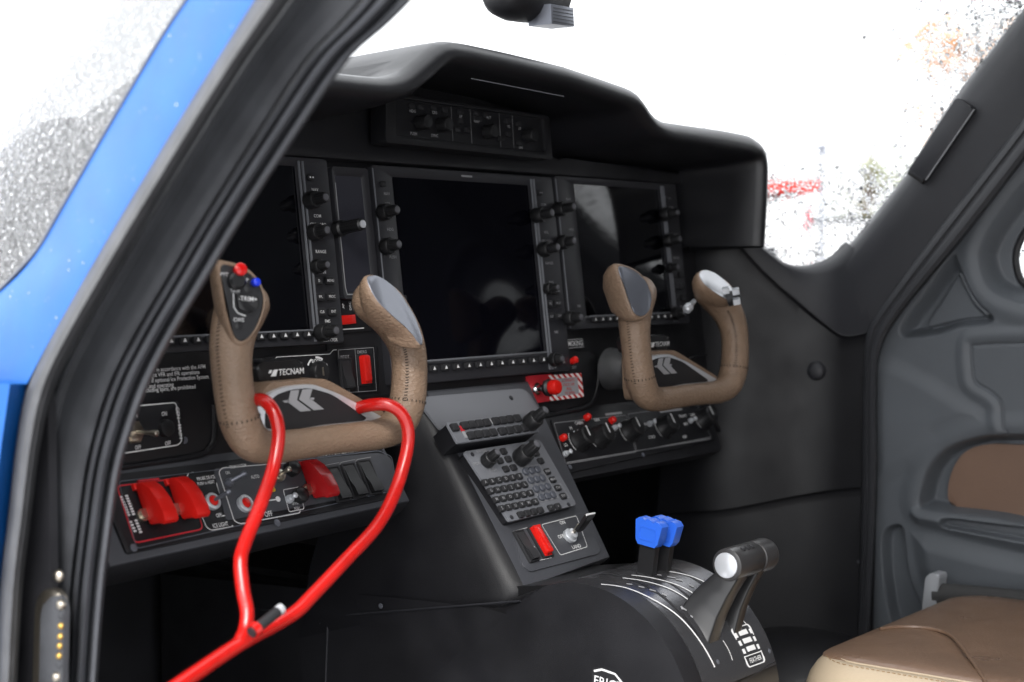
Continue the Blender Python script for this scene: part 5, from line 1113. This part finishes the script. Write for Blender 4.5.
# ================================================================== COMPASS HOUSING UNDER THE ROOF
CH = thing('mirror_housing', 'small black rounded housing with grey ribbed end hanging at the top of the windshield', 'mirror', onY(532, -20, -.05))
p0 = onY(493, 2, -.06); p1 = onY(566, 8, -.06); ax = (p1-p0)
bm = B(); ctr = p0+ax*.45+Vector((0, 0, .012)); tube(bm, [ctr-ax*k for k in (.44, .42, .36, .22, 0, -.2, -.35)], [.010, .020, .027, .032, .033, .031, .029], 24); part('shell', bm, 'plastic', CH)
fr = Frame(onY(560, 8, -.095), ax, (0, 0, 1)); 
bm = B(); prism(bm, fr, A(fr, [(548, 4), (571, 8), (572, 27), (549, 24)]), -.03, .004, .001); eb = part('end_block', bm, 'gun', CH)
bm = B()
for k in range(5): stroke(bm, fr, A(fr, [(550, 8+k*3.4), (570.5, 11.5+k*3.4)]), .0009, .0045)
part('ribs', bm, 'knob', eb)
bm = B(); tube(bm, [ctr+Vector((0, .01, .02)), ctr+Vector((0, .03, .09)), ctr+Vector((0, -.02, .20))], .010, 12); part('stalk', bm, 'plastic', CH)
# ================================================================== OUTSIDE
bm = B(); g = 40
pl = Frame((0, 0, GZ), (1, 0, 0), (0, 1, 0))
V = [[bm.verts.new(Vector((-400+1400*i/g, -600+1400*j/g, GZ))) for i in range(g+1)] for j in range(g+1)]
for j in range(g):
    for i in range(g): bm.faces.new((V[j][i], V[j][i+1], V[j+1][i+1], V[j+1][i]))
struct('ground', bm, 'asphalt')
def far(x, y, t): return CAM+ray(x, y)*t
def gp(x, t): p = far(x, 262, t); return Vector((p.x, p.y, GZ))
# white low building with a red fascia seen past the end of the hood
bl = thing('airport_building', 'low white building with a red fascia beyond the windshield', 'building', gp(750, 42))
c0 = gp(816, 42); dx = (gp(560, 42)-c0).normalized(); fr = Frame(c0, dx, (0, 0, 1)); hz = far(800, 200, 42).z-GZ
if fr.N.dot(CAM-c0) < 0: fr.N = -fr.N
bm = B(); pbox(bm, fr, 6, hz/2, 12, hz, -8, 0); part('wall', bm, 'wall', bl)
h1 = far(800, 192, 42).z-GZ; h2 = far(800, 179, 42).z-GZ
bm = B(); pbox(bm, fr, 6, (h1+h2)/2, 12.3, h2-h1, -8.2, .25, .03); part('fascia', bm, 'redpaint', bl)
bm = B(); 
for k in range(5): 
    b2 = B(); pbox(b2, fr, 1.6+k*2.3, hz*.5, 1.2, 1.0, .0, .03); part('window', b2, 'carglass', bl)
# mast
ms = gp(821, 30); bm = B(); lathe(bm, ms, (0, 0, 1), [(0, .09), (.2, .07), (1.7+30*(262-150)/FPX, .05)], 12); MT = solo('light_mast', bm, 'gun', 'thin grey mast right of the red fascia', 'mast', ms)
bm = B(); q = ms+Vector((0, 0, 1.75+30*(262-148)/FPX)); pbox(bm, Frame(q, (1, 0, 0), (0, 1, 0)), 0, 0, .16, .16, -.1, .1, .02); part('lamp_head', bm, 'gun', MT)
def car(name, label, cat, x, t, col, L=4.4, Wd=1.8, Hh=1.5, yaw=0, group=None, van=False):
    o = gp(x, t); T = thing(name, label, cat, o, group); a = rad(yaw); U_ = Vector((math.cos(a), math.sin(a), 0)); fr = Frame(o, U_, (0, 0, 1))
    body = [(-L/2, .3), (L/2, .3), (L/2, .75), (L*.42, .9), (L*.27, .95), (L*.12, Hh), (-L*.34 if not van else -L*.48, Hh), (-L*.48, .95), (-L/2, .8)]
    bm = B(); prism(bm, fr, rpoly(body, .08, 3), -Wd/2, Wd/2, .06); part('body', bm, col, T)
    gl_ = [(L*.24, .98), (L*.115, Hh-.08), (-L*.32, Hh-.08), (-L*.42, .98)]
    for sgn in (-1, 1):
        bm = B(); prism(bm, fr, gl_, sgn*Wd/2-.01, sgn*Wd/2+.012); part('side_window', bm, 'carglass', T)
    for wx in (-L*.3, L*.3):
        for sgn in (-1, 1):
            bm = B(); lathe(bm, fr.w(wx, .32, sgn*(Wd/2-.12)), fr.N*sgn, [(0, .32), (.16, .32), (.18, .2)], 20); wh = part('wheel', bm, 'tyre', T)
            bm = B(); lathe(bm, fr.w(wx, .32, sgn*(Wd/2+.045)), fr.N*sgn, [(0, .2), (.02, .17)], 14); part('rim', bm, 'silver', wh)
    return T
tk = car('parked_truck', 'white parked truck with red side band and dark roof edge right of the mast', 'truck', 866, 40, 'wall', L=1.9, Wd=2.2, Hh=2.75, yaw=-10, van=True)
o = gp(866, 40); a = rad(-10); fr = Frame(o, Vector((math.cos(a), math.sin(a), 0)), (0, 0, 1))
bm = B(); pbox(bm, fr, -.1, 2.82, 1.7, .14, -1.1, 1.1, .03); part('roof_rack', bm, 'carglass', tk)
bm = B(); pbox(bm, fr, 0, 1.45, 1.9, .5, -1.13, 1.13, .02); part('side_band', bm, mat('orange red band', (.6, .1, .03), .5), tk)
bo = gp(811, 36); FB_ = thing('flag_banner', 'small red banner on a pole just left of the mast', 'banner', bo); hb = 1.75+36*(262-205)/FPX
bm = B(); lathe(bm, bo, (0, 0, 1), [(0, .03), (hb+.05, .02)], 8); part('pole', bm, 'gun', FB_)
bm = B(); fr = Frame(bo+Vector((0, 0, hb)), Vector((1, -.3, 0)), (0, 0, 1)); prism(bm, fr, [(-.24, -.62), (.02, -.66), (.02, 0), (-.12, -.02), (-.22, -.16)], -.006, .006); part('cloth', bm, mat('faded red cloth', (.5, .06, .08), .8), FB_)
def tree(name, label, x, t, h, rx, lm, n, gap, zc):
    o = gp(x, t); T = thing(name, label, 'tree', o); rnd = random.Random(int(x))
    bm = B(); tube(bm, [o, o+Vector((.1, 0, h*.35)), o+Vector((.0, .1, h*.7)), o+Vector((.1, 0, h))], [.2, .15, .09, .03], 10)
    ends = []
    for k in range(16):
        a = rnd.uniform(0, 6.28); b = o+Vector((0, 0, h*rnd.uniform(.3, .85))); e = b+Vector((math.cos(a)*rx*rnd.uniform(.5, 1), math.sin(a)*rx*rnd.uniform(.5, 1), h*rnd.uniform(.05, .25))); tube(bm, [b, b.lerp(e, .5)+Vector((0, 0, .1)), e], [.06, .035, .012], 6); ends += [e, b.lerp(e, .6)]
    part('trunk', bm, 'bark', T)
    vs, fs = [], []
    for k in range(n):
        c = rnd.choice(ends); p = c+Vector((rnd.gauss(0, rx*.2), rnd.gauss(0, rx*.2), rnd.gauss(0, rx*.17))); s = rnd.uniform(.05, .11)
        a = Vector((rnd.gauss(0, 1), rnd.gauss(0, 1), rnd.gauss(0, 1))).normalized(); b = a.orthogonal().normalized(); q = len(vs); vs += [p-o+a*s, p-o+b*s*.6, p-o-a*s, p-o-b*s*.6]; fs.append((q, q+1, q+2, q+3))
    me = bpy.data.meshes.new('crown'); me.from_pydata(vs, [], fs); me.materials.append(M[lm]); c = bpy.data.objects.new('crown', me); COL.objects.link(c); c.parent = T
tree('autumn_tree', 'tall tree with orange autumn leaves near the far pillar', 975, 34, 7.2, 1.5, 'leafo', 2600, .3, 0)
tree('birch_tree', 'thin yellow-green tree above the dark parked car', 868, 46, 5.2, 1.5, 'leafg', 1500, .3, 0)
